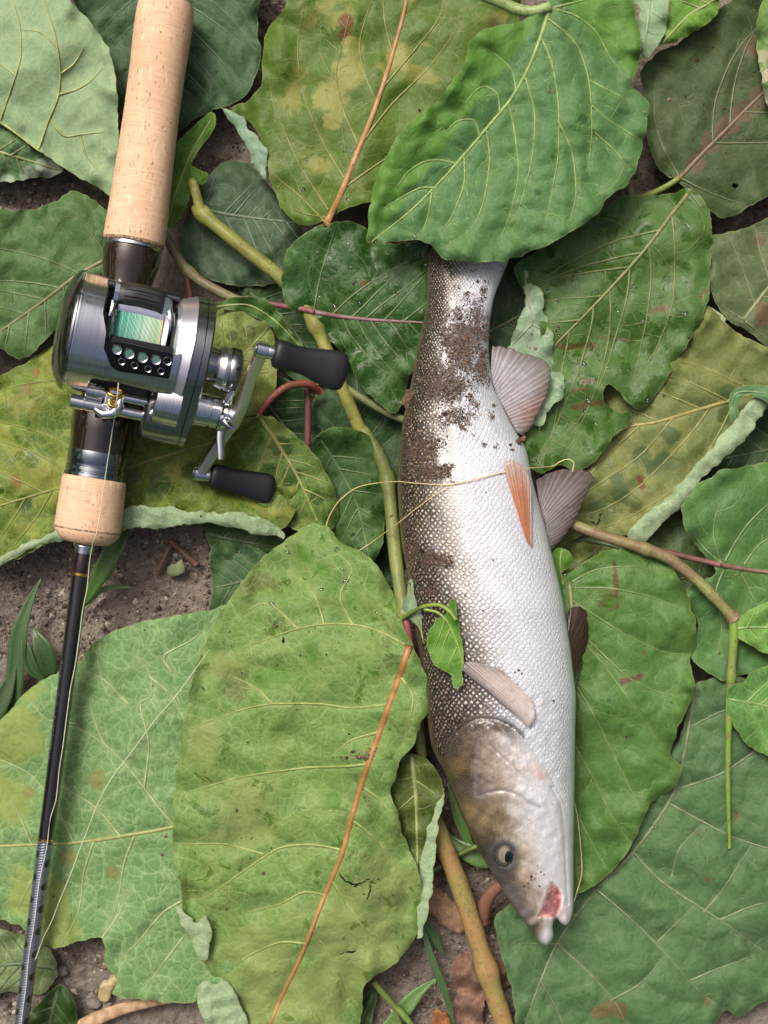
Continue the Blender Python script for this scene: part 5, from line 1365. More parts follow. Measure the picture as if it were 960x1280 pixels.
# fins: rays fanned between a root line and a free margin
def fin(name, label, root_l, free_l, zroot, zfree, c0, c1, c2, nray=16, ridge=1.1, parent=fish, bend=0.0, seed=1, streak=None, rag=3.2):
    nu, nvv = nray * 6, 26
    A = resample(catmull(np.array(root_l, float), False), 1, False); B = resample(catmull(np.array(free_l, float), False), 1, False)
    tu = np.linspace(0, 1, nu)
    A = np.stack([np.interp(tu, np.linspace(0, 1, len(A)), A[:, k]) for k in range(2)], 1)
    B = np.stack([np.interp(tu, np.linspace(0, 1, len(B)), B[:, k]) for k in range(2)], 1)
    zr = np.interp(tu, np.linspace(0, 1, len(zroot)), zroot); zf_ = np.interp(tu, np.linspace(0, 1, len(zfree)), zfree)
    V = []; cols = []; thin = []
    r = np.random.default_rng(seed)
    wob = r.uniform(-1, 1, nray + 1)
    ragn = .6 * np.interp(tu, np.linspace(0, 1, 6), r.uniform(-1, 1, 6)) * rag + .5 * np.interp(tu, np.linspace(0, 1, nray * 2), r.uniform(-1, 1, nray * 2)) * rag
    for j in range(nvv):
        t = j / (nvv - 1)
        D = B - A; D = D / np.maximum(np.linalg.norm(D, axis=1, keepdims=True), 1e-6)
        P = A + (B - A) * t + D * (ragn * t ** 3)[:, None]
        zz = zr + (zf_ - zr) * t + bend * math.sin(t * math.pi)
        tw_ = tu + .5 / nray * np.interp(tu, np.linspace(0, 1, len(wob)), wob) * (.3 + .7 * t)
        ph = np.cos(tw_ * nray * 2 * np.pi)
        split = np.cos(tw_ * nray * 4 * np.pi) * max(0, t - .5)
        zz = zz + 1.2 * math.sin(t * 3.1) * np.sin(tu * 5 + seed) + .45 * ridge * (ph * (1 - .5 * t) + split * .8)
        V.append(np.stack([P[:, 0], P[:, 1], zz], 1))
        w = np.clip(ph * .5 + .5, 0, 1)[:, None]
        base = lin(c0) * (1 - t) + lin(c1) * t if t < .6 else (lin(c0) * .4 + lin(c1) * .6) * (1 - (t - .6) / .4) + lin(c2) * ((t - .6) / .4)
        c = base[None] * (1.04 * w + .90 * (1 - w))
        if streak is not None:
            s0, s1, sc, sk = streak
            m = np.exp(-(((tu - s0) / s1) ** 2))[:, None] * sk * min(1, .3 + 1.2 * t)
            c = c * (1 - m) + lin(sc)[None] * (1.1 * w + .75 * (1 - w)) * m
        cols.append(c); thin.append(np.clip((1 - w[:, 0]) * (.35 + .65 * t), 0, 1))
    V = np.concatenate(V); cols = np.concatenate(cols)
    F = [(j * nu + i, j * nu + i + 1, (j + 1) * nu + i + 1, (j + 1) * nu + i) for j in range(nvv - 1) for i in range(nu - 1)]
    W = Wp(V[:, 0], V[:, 1], V[:, 2])
    a, b, c = (W[F[len(F) // 2][k]] for k in range(3))
    if np.cross(b - a, c - a)[2] < 0: F = [f[::-1] for f in F]
    o = mesh_obj(name, W, F, FINM, parent)
    cattr(o, "skin", cols); vattr(o, "thin", np.concatenate(thin))
    so = o.modifiers.new("thickness", 'SOLIDIFY'); so.thickness = .4 * S; so.offset = 0
    if label: o["label"] = label
    return o


M = Mat("fin_membrane")
c_ = M.attr("skin", "Color"); n, _ = M.noise(M.obj(), 900, 4, .7); n2, _ = M.noise(M.obj(), 160, 4, .7)
n3, _ = M.noise(M.obj(), 420, 3, .7)
cc = M.mix(M.ramp(n3, .50, .72, 0, .5), c_, M.mix(1.0, c_, (.55, .5, .48, 1), 'MULTIPLY'))
cc = M.mix(M.ramp(n, .58, .75, 0, .45), cc, L4((86, 70, 58)))
cc = M.mix(M.ramp(n2, .3, .7, 0, .35), cc, M.mix(1.0, cc, (.7, .66, .66, 1), 'MULTIPLY'))
M.set(color=cc, rough=.28, spec=.5, coat=.3, normal=M.bump(n, .0002, .5))
tr = M.n("BsdfTranslucent"); M.put(tr.inputs[0], cc)
ms = M.n("MixShader"); ms.inputs[0].default_value = .45
M.t.links.new(M.b.outputs[0], ms.inputs[1]); M.t.links.new(tr.outputs[0], ms.inputs[2]); tp_ = M.n('BsdfTransparent'); m2 = M.n('MixShader'); M.put(m2.inputs[0], M.math('MULTIPLY', M.attr('thin'), .42))
M.t.links.new(ms.outputs[0], m2.inputs[1]); M.t.links.new(tp_.outputs[0], m2.inputs[2]); M.t.links.new(m2.outputs[0], M.out.inputs[0])
FINM = M.m

fin("caudal_fin", "dark grey tail fin", [(556, 272), (590, 262), (636, 272)], [(528, 326), (522, 270), (545, 205), (592, 232), (640, 205), (662, 250), (650, 310)], [68, 68, 68], [60, 62, 64, 64, 64, 60, 58], (120, 116, 116), (100, 96, 98), (70, 66, 68), 22, .6)
fin("anal_fin", "pinkish anal fin with a dirty grey margin", [(613, 470), (622, 496), (634, 518), (646, 540)], [(615, 434), (632, 434), (652, 440), (672, 446), (684, 454), (688, 466), (684, 488), (674, 512), (664, 532), (654, 545)], [80, 76, 72, 68], [72, 72, 72, 70, 68, 66, 62, 60, 58, 58], (212, 208, 212), (196, 196, 200), (138, 128, 120), 20, .6, streak=(.78, .16, (206, 164, 150), .7), seed=3)
fin("pelvic_fin", "orange pelvic fin folded against the belly", [(665, 684), (662, 680), (659, 676), (657, 672)], [(664, 612), (660, 594), (652, 582), (640, 576), (632, 578), (630, 586)], [fz(660, 682) + 2, fz(660, 678) + 3, fz(658, 675) + 3, fz(656, 672) + 2], [fz(655, 612) + 6, fz(652, 600) + 7, fz(648, 590) + 7, fz(640, 580) + 6, fz(633, 580) + 4, fz(631, 586) + 3], (206, 132, 96), (210, 154, 124), (216, 196, 182), 12, .5, seed=4, rag=.8, streak=(.02, .25, (222, 216, 216), .9))
fin("pelvic_fin", "grey-brown pelvic fin spread over the leaf", [(688, 688), (684, 668), (679, 648), (674, 628)], [(690, 688), (704, 672), (720, 646), (734, 618), (742, 600), (738, 592), (724, 588), (704, 588), (684, 592), (670, 600)], [76, 76, 78, 80], [64, 62, 62, 62, 62, 64, 68, 72, 76, 80], (176, 168, 168), (152, 138, 132), (128, 112, 106), 20, .6, seed=5)
fin("pectoral_fin", "greyish pectoral fin lying on the flank above the gill cover", [(662, 910), (668, 900), (669, 888), (664, 874)], [(582, 842), (577, 835), (583, 828), (596, 828), (612, 832), (628, 838)], [fz(660, 908) + 3, fz(664, 900) + 6, fz(664, 888) + 6, fz(660, 875) + 3], [fz(582, 842) + 8, fz(580, 836) + 9, fz(584, 829) + 9, fz(596, 829) + 8, fz(612, 833) + 7, fz(628, 839) + 4], (238, 230, 226), (216, 200, 190), (178, 168, 164), 17, .35, seed=6, streak=(.03, .14, (92, 88, 96), .9), bend=3)
fin("pectoral_fin", "dark brown pectoral fin of the far side with a white front edge", [(708, 800), (712, 820), (716, 842), (719, 858)], [(710, 764), (718, 758), (728, 762), (735, 776), (735, 796), (731, 816), (726, 836), (720, 858)], [78, 76, 76, 78], [66, 64, 62, 60, 58, 58, 60, 64], (96, 78, 64), (84, 66, 54), (76, 60, 50), 14, .6, seed=7, streak=(.97, .12, (210, 214, 222), .9))

# crumbs of dirt stuck on the flank
n = 30000
cp = np.stack([rng.uniform(495, 665, n), rng.uniform(320, 780, n)], 1)
den = np.zeros(n)
for (cx, cy, a_, b_, k) in MUD: den = np.maximum(den, k * np.exp(-(((cp[:, 0] - cx) / a_) ** 2 + ((cp[:, 1] - cy) / b_) ** 2)))
den = den + .20 * fn2(cp[:, 0], cp[:, 1]) + .1 * fn4(cp[:, 0], cp[:, 1])
keep = (rng.uniform(0, 1, n) < np.clip((den - .30) * 1.5, 0, 1)) & inside(cp, fo)
cp = cp[keep]
zz, qq, d_ = fish_top(cp[:, 0], cp[:, 1])
rad = np.clip(rng.lognormal(-.32, .45, len(cp)), .35, 3.0)
MUDM = tint_mat("dirt_crumb", (58, 44, 37), (112, 92, 76), c2=(140, 122, 104))
grains("dirt_crumbs", Wp(cp[:, 0], cp[:, 1], zz + rad * .25), rad * S, MUDM, fish, False, .7, 11)
sp = np.array([(690, 1005, 1.6), (664, 1096, 1.5), (670, 1092, 1.2), (668, 1098, 1.8), (660, 1104, 1.3), (676, 1090, 1.4), (680, 1093, 1.3), (655, 1108, 1.6), (672, 1082, 1.2), (692, 876, 1.6), (648, 838, 2.0), (643, 840, 1.8), (652, 842, 1.8), (646, 856, 1.6), (626, 592, 1.3), (616, 700, 1.2), (648, 552, 5.0), (654, 548, 4.0), (638, 556, 2.4), (640, 562, 2.4), (687, 1118, 1.2), (674, 1108, 1.4), (664, 1100, 1.3), (508, 496, 5), (506, 502, 5), (512, 500, 4), (509, 508, 4), (515, 494, 4), (510, 489, 3)])
zz = fish_top(sp[:, 0], sp[:, 1], False)[0]
grains("dirt_specks", Wp(sp[:, 0], sp[:, 1], zz + sp[:, 2] * .4), sp[:, 2] * S, MUDM, fish, True, .7, 13)

# ------------------------------------------------------------------ rod
def rod_axis(y):
    """place of the rod's axis at picture height y (heights fall towards the tip)"""
    y = np.asarray(y, float)
    offs = np.linspace(-70, 70, 15); wk = np.exp(-(offs / 35) ** 2); wk /= wk.sum()
    xx = (np.interp(y[..., None] + offs, [-76, -6, 305, 420, 515, 600, 665, 700, 1290, 1500], [219, 209.5, 167.5, 146.5, 132, 117.5, 109.5, 103.0, 25.5, -2]) * wk).sum(-1)
    zz = np.interp(y, [-6, 305, 665, 1290], [86, 86, 82, 46])
    return Wp(xx, y, zz)


p_a, p_b = rod_axis(0.0), rod_axis(670.0)
rod = empty("fishing_rod", tuple(p_b), "fishing rod with split cork grips, brown reel seat and slim black blank", "fishing rod")


def lathe_rod(name, prof, mat, n=40, parent=rod, uvlen=True):
    """prof: list of (y, visible half width in px)"""
    yy = np.array([p[0] for p in prof], float); rr = np.array([p[1] for p in prof], float)
    P = rod_axis(yy)
    k = (H - P[:, 2] / S) / H
    v, f = sweep(P, rr * k * S, n)
    o = mesh_obj(name, v, f, mat, parent)
    m = o.modifiers.new('edges', 'EDGE_SPLIT'); m.split_angle = math.radians(40)
    return o


M = Mat("cork")
o_ = M.obj()
ang = math.atan2(p_a[0] - p_b[0], p_a[1] - p_b[1])
mp_ = M.n("Mapping"); M.put(mp_.inputs[0], o_); mp_.inputs["Rotation"].default_value = (0, 0, ang)
oc = mp_.outputs[0]
lay, _ = M.noise(M.vscale(oc, (12, 1900, 12)), 1, 2, .5)
lay2, _ = M.noise(M.vscale(oc, (90, 620, 90)), 1, 4, .65)
big, _ = M.noise(M.vscale(oc, (40, 22, 40)), 1, 2, .5)
col = M.mix(M.ramp(lay, .3, .7), L4((214, 180, 148)), L4((196, 158, 126)))
col = M.mix(M.ramp(lay2, .35, .7, 0, .6), col, L4((222, 192, 162)))
col = M.mix(M.ramp(big, .35, .65, 0, .45), col, L4((190, 150, 118)))
pit, _ = M.noise(M.vscale(oc, (900, 260, 900)), 1, 4, .7)
pm = M.ramp(pit, .61, .67)
col = M.mix(M.math('MULTIPLY', pm, .7), col, L4((112, 74, 48)))
lp, _ = M.noise(M.vscale(oc, (420, 90, 420)), 1, 3, .6)
col = M.mix(M.ramp(lp, .58, .66, 0, .6), col, L4((226, 196, 164)))
M.set(color=col, rough=.72, spec=.25, normal=M.bump(M.math('ADD', lay2, M.math('MULTIPLY', pm, -2.0)), .0003, .6))
CORK = M.m
M = Mat("rubber_cork")
n, _ = M.noise(M.obj(), 900, 3, .7)
M.set(color=M.mix(M.ramp(n, .4, .6), L4((168, 138, 108)), L4((92, 76, 62))), rough=.85)
RCORK = M.m
M = Mat("seat_lacquer")
M.set(color=L4((44, 33, 22)), rough=.08, coat=1.0, coatrough=.03)
n, _ = M.noise(M.obj(), 60, 3, .5); M.put(M.b.inputs["Base Color"], M.mix(n, L4((20, 15, 11)), L4((46, 34, 22))))
SEAT = M.m
SILV = plain_mat("bright_metal", (200, 204, 208), .18, metal=1.0)
STEELD = plain_mat("dark_steel", (104, 106, 110), .22, metal=1.0)
BLACKG = plain_mat("black_gloss", (9, 9, 11), .10, coat=1.0)
MAROON = plain_mat("maroon_gloss", (28, 10, 16), .08, coat=1.0)
GOLD = plain_mat("gold", (212, 172, 84), .22, metal=1.0)
lathe_rod("rear_grip", [(2, 29), (4, 33), (10, 35.0), (24, 35.8), (40, 36), (90, 34.6), (140, 34.2), (200, 35.4), (260, 37.2), (296, 38.4), (302, 38.2)], CORK, 56)
lathe_rod("butt_cap", [(-8, 10), (-7, 22), (-3, 29), (2, 32.0), (5, 33.4)], RCORK, 48)
lathe_rod("grip_edge", [(302, 38.2), (305, 38.0), (307, 35)], RCORK, 48)
lathe_rod("grip_collar", [(305, 36.0), (307, 37.0), (309.5, 37.0), (311, 35.5)], SILV, 48)
lathe_rod("reel_seat", [(309, 35.5), (320, 36.2), (334, 34.5), (352, 31), (420, 29), (500, 34), (508, 37.5), (520, 40), (540, 38.8), (558, 37.0), (566, 36.5)], SEAT, 56)
lathe_rod("locking_ring", [(564, 36), (565, 37.2), (568, 37.4), (580, 37.2), (581, 36.4), (584, 36.4), (585, 37.6), (589, 37.7), (590, 36.8), (592, 36.8), (593, 38.2), (597, 38.4), (598, 36)], plain_mat("ring_steel", (150, 158, 164), .16, metal=1.0), 56)
lathe_rod("front_grip", [(597, 37.4), (600, 39.6), (610, 40.0), (630, 40.6), (652, 41.0), (662, 41.2), (666, 40.2), (672, 35.5), (677, 30), (678, 20)], CORK, 56)
lathe_rod("grip_edge", [(660.5, 41.25), (661.5, 41.5), (662.8, 41.25)], RCORK, 48)
lathe_rod("winding_check", [(675, 12.6), (678, 12.8), (680, 14.4), (683, 14.4), (684, 12.2), (691, 11.8), (692, 9)], SILV, 36)
lathe_rod("thread_wrap", [(690, 10.9), (692, 11.2), (704, 11.2), (716, 10.9), (718, 10.6)], MAROON, 32)
for y0, rr_ in ((717, 11.1), (1049, 9.9)):
    lathe_rod("gold_band", [(y0 - 2.0, rr_ - .5), (y0 - 1.4, rr_ + .2), (y0 + 1.2, rr_ + .2), (y0 + 2.0, rr_ - .5)], GOLD, 32)
# blank: plain black above, woven pattern near the tip of what is seen
M = Mat("blank_black")
o_ = M.obj()
M.set(color=L4((16, 16, 18)), rough=.16, coat=1.0, coatrough=.08)
BLANK = M.m
lathe_rod("blank", [(717, 10.7), (800, 10.5), (900, 10.2), (1000, 9.9), (1049, 9.7)], BLANK, 32)
M = Mat("blank_weave")
mp_ = M.n("Mapping"); M.put(mp_.inputs[0], M.obj()); mp_.inputs["Rotation"].default_value = (0, 0, math.radians(-7.4))
sx = M.n("SeparateXYZ"); M.put(sx.inputs[0], mp_.outputs[0])
tp = M.math('MULTIPLY', sx.outputs[1], 2 * math.pi / (27 * S))
tn = math.tan(math.radians(0))
gm = M.n("NewGeometry"); nx = M.n("SeparateXYZ"); M.put(nx.inputs[0], gm.outputs["Normal"])
nv_, _ = M.noise(M.obj(), 300, 2, .5)
wv = M.math('ADD', M.math('MULTIPLY', M.math('SINE', tp), nx.outputs[0]), M.math('MULTIPLY', M.math('SUBTRACT', nv_, .5), .3))
fin_ = M.math('SINE', M.math('MULTIPLY', sx.outputs[1], 2 * math.pi / (3.2 * S)))
cl = M.ramp(wv, -.42, -.30)
M.set(color=M.mix(cl, L4((30, 32, 38)), L4((120, 128, 142))), rough=M.ramp(cl, 0, 1, .2, .32), metal=M.ramp(cl, 0, 1, .2, .75), coat=1.0, coatrough=.06, normal=M.bump(fin_, .00012, .6))
lathe_rod("blank", [(1049, 9.7), (1100, 9.7), (1160, 9.4), (1230, 9.1), (1290, 8.8), (1500, 8.2)], M.m, 32)["label"] = "front length of the blank with a silvery woven pattern"
# faint raised lettering along the blank (too small to read in the photograph)
GREYP = plain_mat("grey_print", (96, 100, 108), .35, metal=.6)
lv, lf = [], []
r_ = np.random.default_rng(4)
for i in range(22):
    yy = 826 + i * 5.6
    A = rod_axis(yy); B = rod_axis(yy + 3.4)
    ax_ = (B - A); ln = np.linalg.norm(ax_); ax_ = ax_ / ln
    sd = np.cross(ax_, [0, 0, 1.0]); sd /= np.linalg.norm(sd)
    sd = -sd if sd[0] > 0 else sd
    up = np.cross(sd, ax_); up = up if up[2] > 0 else -up
    kk = r_.integers(0, 4)
    R0 = 10.35 * .95 * S
    def onrod(t, a):      # along the axis, round it
        return A + ax_ * t * ln + R0 * (math.cos(a) * sd + math.sin(a) * up)
    a0, a1 = .42, .95
    bars = [((0, a0), (0, a1)), ((1, a0), (1, a1)), ((0, a1), (1, a1)), ((0, a0), (1, a0)), ((0, (a0 + a1) / 2), (1, (a0 + a1) / 2)), ((0, a0), (1, a1))]
    for bi in [(0, 1, 2), (0, 3, 4), (0, 2, 4), (1, 5, 0)][kk]:
        (t0, q0), (t1, q1) = bars[bi]
        P = np.array([onrod(t0 + (t1 - t0) * s, q0 + (q1 - q0) * s) for s in np.linspace(0, 1, 4)])
        v, f = sweep(P, .42 * S, 5)
        lf += [tuple(j + len(lv) for j in q_) for q_ in f]; lv += v.tolist()
mesh_obj("lettering", lv, lf, GREYP, rod)

# ------------------------------------------------------------------ reel
RC = (150.0, 425.0, 165.0)                       # middle of the spool axis
RK = (H - 195.0) / H * S                         # one measured pixel on the reel, in metres
c0 = Wp(*RC)
view = np.array([0, 0, H * S]) - c0; view /= np.linalg.norm(view)
th = math.radians(12.3)
u0 = np.array([math.cos(th), -math.sin(th), 0.0])
U = u0 - view * (u0 @ view); U /= np.linalg.norm(U)
tl = math.radians(3.0)
U = U * math.cos(tl) - view * math.sin(tl); U /= np.linalg.norm(U)
N_ = view - U * (view @ U); N_ /= np.linalg.norm(N_)
Yv = np.cross(N_, U)
reel = empty("fishing_reel", tuple(c0), "silver round baitcasting reel with two black handle knobs clamped on the rod", "fishing reel")
reel.matrix_world = Matrix(((U[0], Yv[0], N_[0], c0[0]), (U[1], Yv[1], N_[1], c0[1]), (U[2], Yv[2], N_[2], c0[2]), (0, 0, 0, 1)))


def loc(P):      # (a along the axis, b towards the rod tip, c up) -> reel coordinates
    P = np.asarray(P, float)
    return np.stack([P[..., 0], -P[..., 1], P[..., 2]], -1) * RK


def robj(name, V, F, mat, parent=reel, smooth=True, split=True):
    o = mesh_obj(name, loc(V), F, mat, None, smooth)
    o.parent = parent
    bm_fix(o)
    if split:
        m = o.modifiers.new("edges", 'EDGE_SPLIT'); m.split_angle = math.radians(38)
    return o


def bm_fix(o):
    import bmesh
    bm = bmesh.new(); bm.from_mesh(o.data)
    bmesh.ops.recalc_face_normals(bm, faces=bm.faces[:])
    bm.to_mesh(o.data); bm.free()
    o.data.update()


def loftA(sections, cap=True):
    """sections: (a, closed profile of (b, c) points)"""
    n = len(sections[0][1]); V = []; F = []
    for a, pr in sections:
        V += [(a + (p[2] if len(p) > 2 else 0), p[0], p[1]) for p in pr]
    for i in range(len(sections) - 1):
        for j in range(n):
            F.append((i * n + j, i * n + (j + 1) % n, (i + 1) * n + (j + 1) % n, (i + 1) * n + j))
    if cap:
        F.append(tuple(range(n))); F.append(tuple(range((len(sections) - 1) * n, len(sections) * n)))
    return np.array(V, float), F


def circ(r, b=0, c=0, n=72, flat=None):
    t = np.arange(n) * 2 * np.pi / n
    P = np.stack([b + r * np.cos(t), c + r * np.sin(t)], 1)
    if flat is not None: P[:, 1] = np.maximum(P[:, 1], flat)
    return P


def cyl(name, prof, b, c, mat, parent=reel, n=48, flat=None):
    V, F = loftA([(a, circ(r, b, c, n, flat)) for a, r in prof])
    return robj(name, V, F, mat, parent)


def tubeL(name, P, R, mat, parent=reel, n=16, flat=1.0):
    v, f = sweep(loc(np.array(P, float)), np.asarray(R, float) * RK, n, flat)
    o = mesh_obj(name, v, f, mat, None); o.parent = parent
    bm_fix(o)
    m = o.modifiers.new("edges", 'EDGE_SPLIT'); m.split_angle = math.radians(45)
    return o


def brushed(name, c, rough, axis=0, amt=.5, dens=2600, dark=.72):
    M = Mat(name)
    sc = [30, 30, 30]; sc[axis] = dens
    n, _ = M.noise(M.vscale(M.obj(), tuple(sc)), 1, 3, .6)
    n2, _ = M.noise(M.obj(), 90, 3, .5)
    M.set(color=M.mix(M.ramp(n, .3, .7, 0, amt), L4(c), L4(tuple(np.array(c) * dark))), metal=1.0, rough=M.math('ADD', M.ramp(n, .3, .7, rough - .05, rough + .08), M.math('MULTIPLY', n2, .06)),
          normal=M.bump(n, .00006, .5))
    return M.m


BR = brushed("brushed_steel", (220, 221, 224), .15)
BRD = brushed("dark_brushed_steel", (160, 161, 164), .15)
POL = plain_mat("polished_steel", (206, 208, 216), .12, metal=1.0)
SATIN = plain_mat("satin_silver", (222, 222, 232), .3, metal=.9)
BLK = plain_mat("black_plastic", (16, 16, 18), .38)
DKIN = plain_mat("black_anodised", (22, 24, 27), .28, metal=.6)

# left side cover: dished dome
dome_p = [(-58, 75.5), (-60, 76.5), (-63, 76.0), (-66, 73), (-70, 68), (-74, 60), (-77, 50), (-79, 38), (-80, 22), (-80.3, 6)]
cyl("side_cover", dome_p[::-1], 0, 0, plain_mat("smoked_steel", (140, 141, 144), .12, metal=1.0), n=96, flat=-50)
cyl("cover_seam", [(-59.5, 76.8), (-58, 77.0), (-56.5, 76.8)], 0, 0, POL, n=96, flat=-50)
# left frame ring: hollow
def ring(name, a0, a1, ro0, ro1, ri, mat, lo=None, n=96, extra=()):
    secs = [(a0, circ(ri, 0, 0, n, -47)), (a0, circ(ro0 - 1.2, 0, 0, n, -50)), (a0 + 1.2, circ(ro0, 0, 0, n, -51))]
    for a, r in extra: secs.append((a, circ(r, 0, 0, n, -51)))
    secs += [(a1 - 1.2, circ(ro1, 0, 0, n, -51)), (a1, circ(ro1 - 1.2, 0, 0, n, -50)), (a1, circ(ri, 0, 0, n, -47)), (a0, circ(ri, 0, 0, n, -47))]
    V, F = loftA(secs, False)
    return robj(name, V, F, mat)
ring("frame_ring", -57.5, -29, 75.5, 74.5, 62, BR)
ring("frame_ring", 62, 86, 62, 75.5, 54, SATIN, extra=[(66, 68)])
cyl("frame_lining", [(-31, 63), (-27, 63), (-27, 40)], 0, 0, BLK, n=72, flat=-46)
cyl("frame_lining", [(58, 40), (58, 56), (63, 56)], 0, 0, BLK, n=72, flat=-46)
# right side plate with the gear housing lobe in front
def hullprof(r1, b2, c2, r2, n=120, flat=-51):
    pts = np.concatenate([circ(r1, 0, 0, 90), circ(r2, b2, c2, 90)])
    P = sorted(map(tuple, pts.tolist()))
    def half(it):
        h = []
        for p in it:
            while len(h) > 1 and (h[-1][0] - h[-2][0]) * (p[1] - h[-2][1]) - (h[-1][1] - h[-2][1]) * (p[0] - h[-2][0]) <= 0: h.pop()
            h.append(p)
        return h
    h = half(P)[:-1] + half(P[::-1])[:-1]
    h = resample(np.array(h), 1, True)
    t = np.linspace(0, len(h), n, endpoint=False).astype(int)
    h = h[t]
    h[:, 1] = np.maximum(h[:, 1], flat - 12 if flat else -999)
    return h
def shrink(p, k):
    c = p.mean(0); return c + (p - c) * k
hp = hullprof(75.5, 76, -18, 44)
V, F = loftA([(86.2, shrink(hp, .98)), (87, hp), (97, hp), (97.8, shrink(hp, .985)), (98.6, hp), (106, hp), (108.5, shrink(hp, .96)), (109.5, shrink(hp, .88)), (109.6, shrink(hp, .4))])
robj("side_plate", V, F, BRD)
# lobe of the frame in front of the level wind, curving inwards
hp2 = hullprof(60, 82, -14, 38)
lob = circ(42, 78, -18, 72)
V, F = loftA([(44, shrink(lob, .6)), (46, shrink(lob, .9)), (50, lob * 1.0), (87, lob)])
robj("gear_housing", V, F, BRD)
V, F = loftA([(52, shrink(circ(30, 64, 24, 48), .7)), (56, circ(30, 64, 22, 48)), (87, circ(33, 62, 22, 48))])
robj("frame_shoulder", V, F, BR)


def sheet(name, poly, R, mat, thick=3.0, cb=0.0, cc=0.0, step=4.0, parent=reel):
    """a plate bent round the spool axis; poly in (a, b)"""
    out = resample(np.array(poly, float), 3.0, True)
    V2, F = triangulate(out, step)
    b = V2[:, 1]; c = cc + np.sqrt(np.maximum(R * R - (b - cb) ** 2, 0))
    t = np.column_stack([V2[:, 0], b, c])
    n = np.column_stack([np.zeros(len(b)), (b - cb) / R, (c - cc) / R])
    bt = t - n * thick
    m = len(V2); nb = len(out)
    FF = [tuple(f) for f in F] + [(f[0] + m, f[2] + m, f[1] + m) for f in F] + [(i, (i + 1) % nb, (i + 1) % nb + m, i + m) for i in range(nb)]
    o = robj(name, np.concatenate([t, bt]), FF, mat, parent)
    return o


def arc_pts(cx, cy, r, a0, a1, n=8):
    return [(cx + r * math.cos(t), cy + r * math.sin(t)) for t in np.linspace(math.radians(a0), math.radians(a1), n)]


# front bridge of the frame
sheet("front_bridge", [(-31, -30), (-22, -6), (-21, 14), (-8, 34), (2, 38), (64, 34), (64, 4), (72, 0), (72, 50), (66, 58)] + arc_pts(56, 62, 8, 330, 270, 5) + [(30, 53), (0, 52), (-12, 53)] + arc_pts(-22, 62, 9, 270, 180, 6) + [(-31, 66)], 74.2, BR, 4)
# dark insert with nine drilled holes
sheet("drilled_plate", [(-20.5, 14), (-16, 6), (-8, 3), (8, 2), (63, 3), (63.5, 33.5), (2, 37.4), (-8, 33.5)], 73.6, DKIN, 3)
sheet("plate_lip", [(-12, -4), (62, -5), (63, 2.8), (8, 1.8), (-8, 2.8), (-15, 5)], 70.0, BLK, 3)
HOLEIN = plain_mat("hole_inside", (74, 104, 100), .5)
for i, (hx, hy, hr) in enumerate([(-5.2, 12.0, 6.2), (10.2, 13.6, 6.6), (27, 14.6, 6.8), (43.5, 14.0, 6.4), (57.5, 12.6, 5.4), (3.5, 25.0, 4.6), (19.5, 26.4, 4.6), (36.5, 27.2, 4.6), (52.5, 26.6, 4.6)]):
    cz = math.sqrt(73.9 ** 2 - hy ** 2)
    nb_, nc_ = hy / 73.9, cz / 73.9
    tt = np.arange(28) * 2 * np.pi / 28
    def crc(r, h): return [(hx + r * math.cos(t), hy + r * math.sin(t) * nc_ + h * nb_, cz - r * math.sin(t) * nb_ + h * nc_) for t in tt]
    V = crc(hr, .5) + crc(hr * .97, .9) + crc(hr * .74, .1) + crc(hr * .70, -5)
    F = [(k * 28 + j, k * 28 + (j + 1) % 28, (k + 1) * 28 + (j + 1) % 28, (k + 1) * 28 + j) for k in range(3) for j in range(28)]
    rg = robj("hole_rim", V, F, POL)
    d_ = robj("hole_floor", [(p[0], p[1], p[2]) for p in crc(hr * .72, .15)], [tuple(range(28))], HOLEIN if i in (0, 1, 2, 3) else DKIN)
    d_.parent = rg
# spool
M = Mat("braided_line")
sx = M.n("SeparateXYZ"); M.put(sx.inputs[0], M.obj())
n, _ = M.noise(M.vscale(M.obj(), (1500, 4, 4)), 1, 3, .65)
n2, _ = M.noise(M.vscale(M.obj(), (130, 8, 8)), 1, 2, .5)
cr = M.n("ValToRGB"); e = cr.color_ramp; e.interpolation = 'LINEAR'
e.elements[0].position = .28; e.elements[0].color = L4((60, 156, 136)); e.elements[1].position = .72; e.elements[1].color = L4((212, 142, 84))
for p, c in ((.40, (110, 186, 164)), (.5, (196, 214, 196)), (.58, (120, 196, 160)), (.65, (226, 206, 150))):
    k_ = e.elements.new(p); k_.color = L4(c)
M.put(cr.inputs[0], M.math('ADD', M.math('MULTIPLY', n, .85), M.math('ADD', M.math('MULTIPLY', M.math('DIVIDE', sx.outputs[0], 60 * RK), .36), -.06)))
lines = M.math('SINE', M.math('MULTIPLY', sx.outputs[0], 2 * math.pi / (1.6 * RK)))
M.set(color=cr.outputs[0], rough=.6, normal=M.bump(M.math('ADD', lines, n), .0003, .8))
cyl("spool_line", [(-12, 10), (-12, 46), (20, 47), (46, 46), (46, 10)], -6, 0, M.m, n=64)
cyl("spool_flange", [(-18, 8), (-18, 54), (-15, 55.5), (-12.5, 54), (-12.5, 8)], -6, 0, POL, n=64)
cyl("spool_flange", [(47, 8), (47, 52), (50, 54), (53, 54), (54, 50), (54, 8)], -6, 0, SATIN, n=64)
cyl("spool_hub", [(-12, 8), (-12, 22), (46, 22), (46, 8)], -40, 14, plain_mat("hub_silver", (190, 192, 210), .3, metal=.8), n=40)
